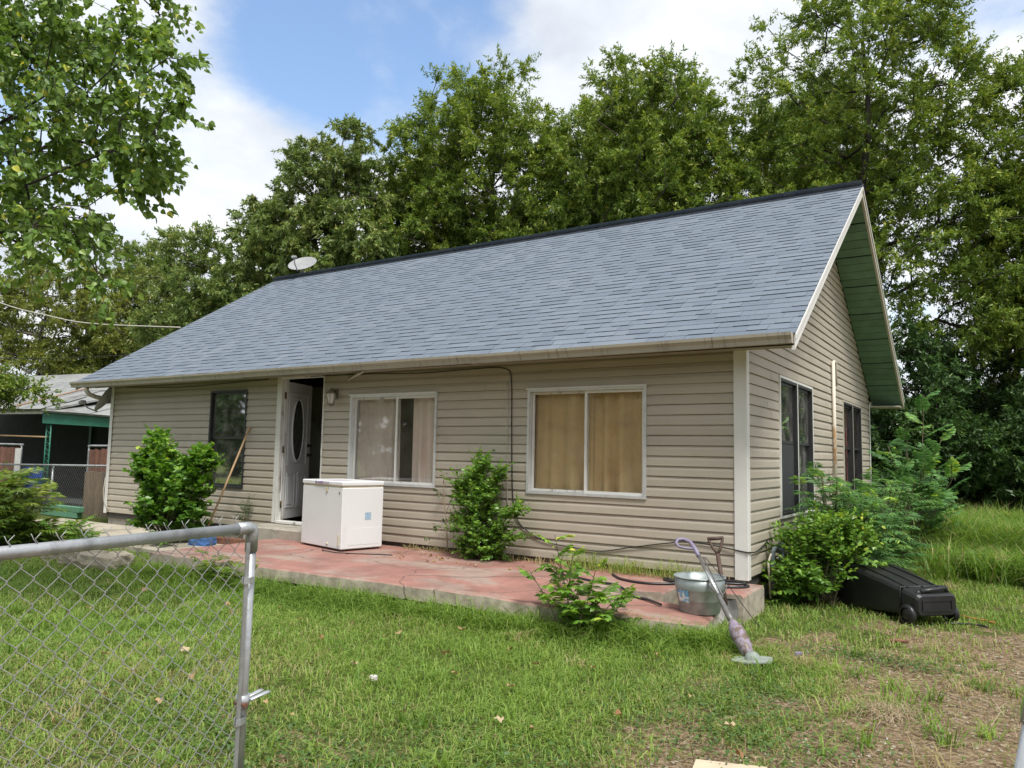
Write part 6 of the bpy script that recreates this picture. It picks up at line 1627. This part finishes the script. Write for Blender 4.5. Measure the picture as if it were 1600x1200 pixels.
    mb.build('wire_mesh', M['wire'], f, kind='stuff')
    # slatted gate panels behind the fence
    for (xa, xb, lab) in ((-20.6, -18.15, 'reddish slatted gate panel with white post near the blue tarp'), (-15.05, -13.2, 'reddish slatted gate panel close to the tan siding corner')):
        t2 = empty('slatted_gate', ((xa + xb) / 2, 1.5, g_), lab, 'gate', 'slatted gates beyond the wire fence')
        z1 = 1.18; mb = MB(); mb.tube(catmull([(xa, 1.5, g_), (xa, 1.5, z1 - .12), (xa + .03, 1.5, z1 - .03), (xa + .12, 1.5, z1), (xb - .12, 1.5, z1), (xb - .03, 1.5, z1 - .03), (xb, 1.5, z1 - .12), (xb, 1.5, g_)], 3), .024, 8); mb.build('frame', M['galv'], t2)
        x = xa + .06
        while x < xb - .07:
            mb = MB(); mb.box((x, 1.49, g_ + .08), (x + .052, 1.505, z1 - .05 - random.uniform(0, .04))); mb.build('slat', M['slat'], t2); x += .066
    mb = MB(); mb.box((-18.12, 1.34, g_), (-18.02, 1.44, 1.08), Matrix.Translation((0, 0, 0)), b=.006); mb.build('fence_post', M['whiteplastic'], None, 'white painted post beside the slatted gate panel', 'post')
    for k in range(6):
        x = -14.55 + k * .155; mb = MB(); mb.box((x, 1.18, g_), (x + .145, 1.205, .64 - random.uniform(0, .03)), b=.004); mb.build('fence_plank', M['oldwood'], None, 'weathered upright plank leaning behind the wire fence', 'plank', 'planks behind the wire fence')
    # pale green block course
    gb = empty('block_wall', (-14.4, .55, g_), 'low pale green painted block wall under the wire fence', 'wall')
    for r_ in range(2):
        for k in range(4):
            x = -15.05 + k * .36 + (r_ % 2) * .06; mb = MB(); mb.box((x, .58, g_ + .01 + r_ * .115), (x + .35, .70, g_ + .12 + r_ * .115), b=.006); mb.build('block', M['gpaint_l'], gb)
    rock('tarp_bundle', (-18.5, 1.95, .35), (.50, .36, .50), 'blue', 'blue tarp bundle behind the wire fence', 'tarp', seed=77)
    mb = MB(); mb.box((-19.0, 1.8, g_), (-18.0, 2.2, .12), b=.01); mb.build('crate', M['oldwood'], None, 'wooden crate holding the blue tarp bundle', 'crate')
    hd = [(-16.6 + rng.normal() * .6, .45 + rng.normal() * .1, .1 + .75 * rng.random()) for _ in range(16)]
    frond_plant('weed_clump', 'thin tall weeds growing through the wire fence', (-16.5, .45, g_), hd, 7, .2, 5, .08, M['leaf_weed'], 'long', droop=.3, cat='weeds', rst=.005)
    # overhead wires
    mb = MB(); mb.tube(catmull([(-12.05, 1.6, 3.655), (-15.47, 1.53, 4.0), (-18.45, 1.93, 4.52), (-21.62, 2.19, 5.18), (-27.59, 2.32, 6.79)], 6), .014, 6); mb.build('service_wire', M['wcable'], None, 'pale overhead service wire sagging to the roof edge', 'wire')
    mb = MB(); mb.tube(catmull([(-12.05, .55, 2.95), (-15, -.2, 2.95), (-20, -1.6, 3.2), (-27, -3.6, 4.0)], 6), .007, 5); mb.build('service_wire', M['cable'], None, 'thin dark overhead wire below the pale service wire', 'wire')


neighbour()


def back_right():
    t = empty('outbuilding', (4.2, 21, GZ), 'tan outbuilding with brown roof half hidden by dark brush', 'building')
    mb = MB(); mb.box((2.35, 21.0, GZ - .1), (8, 25, 2.15)); mb.build('wall', M['tanwall'], t)
    mb = MB(); mb.prism([(2.0, 20.6, 2.16), (2.0, 25.4, 2.16), (2.0, 23, 3.5)], (6.5, 0, 0)); mb.build('roof', M['brownroof'], t)
    mb = MB(); mb.box((3.1, 20.97, .9), (3.7, 20.995, 1.7)); mb.build('window', M['blackfr'], t)
    mb = MB(); mb.tube([(1.7, 20.4, 2.25), (6.0, 20.4, 2.25)], .03, 6); mb.tube([(1.7, 20.4, 2.75), (6.0, 20.4, 2.75)], .03, 6)
    for k in range(24): mb.tube([(1.7 + k * .18, 20.4, 2.25), (1.7 + k * .18, 20.4, 2.75)], .012, 4)
    mb.build('railing', M['darksteel'], t)
    f = empty('board_fence', (1.2, 14.6, GZ), 'low grey weathered board fence at the back of the yard', 'fence')
    for k in range(22):
        x = -.4 + k * .24; mb = MB(); mb.box((x, 15.9, GZ - .02), (x + .22, 15.925, .22 + random.uniform(-.03, .03))); mb.build('board', M['dishg'], f)


back_right()
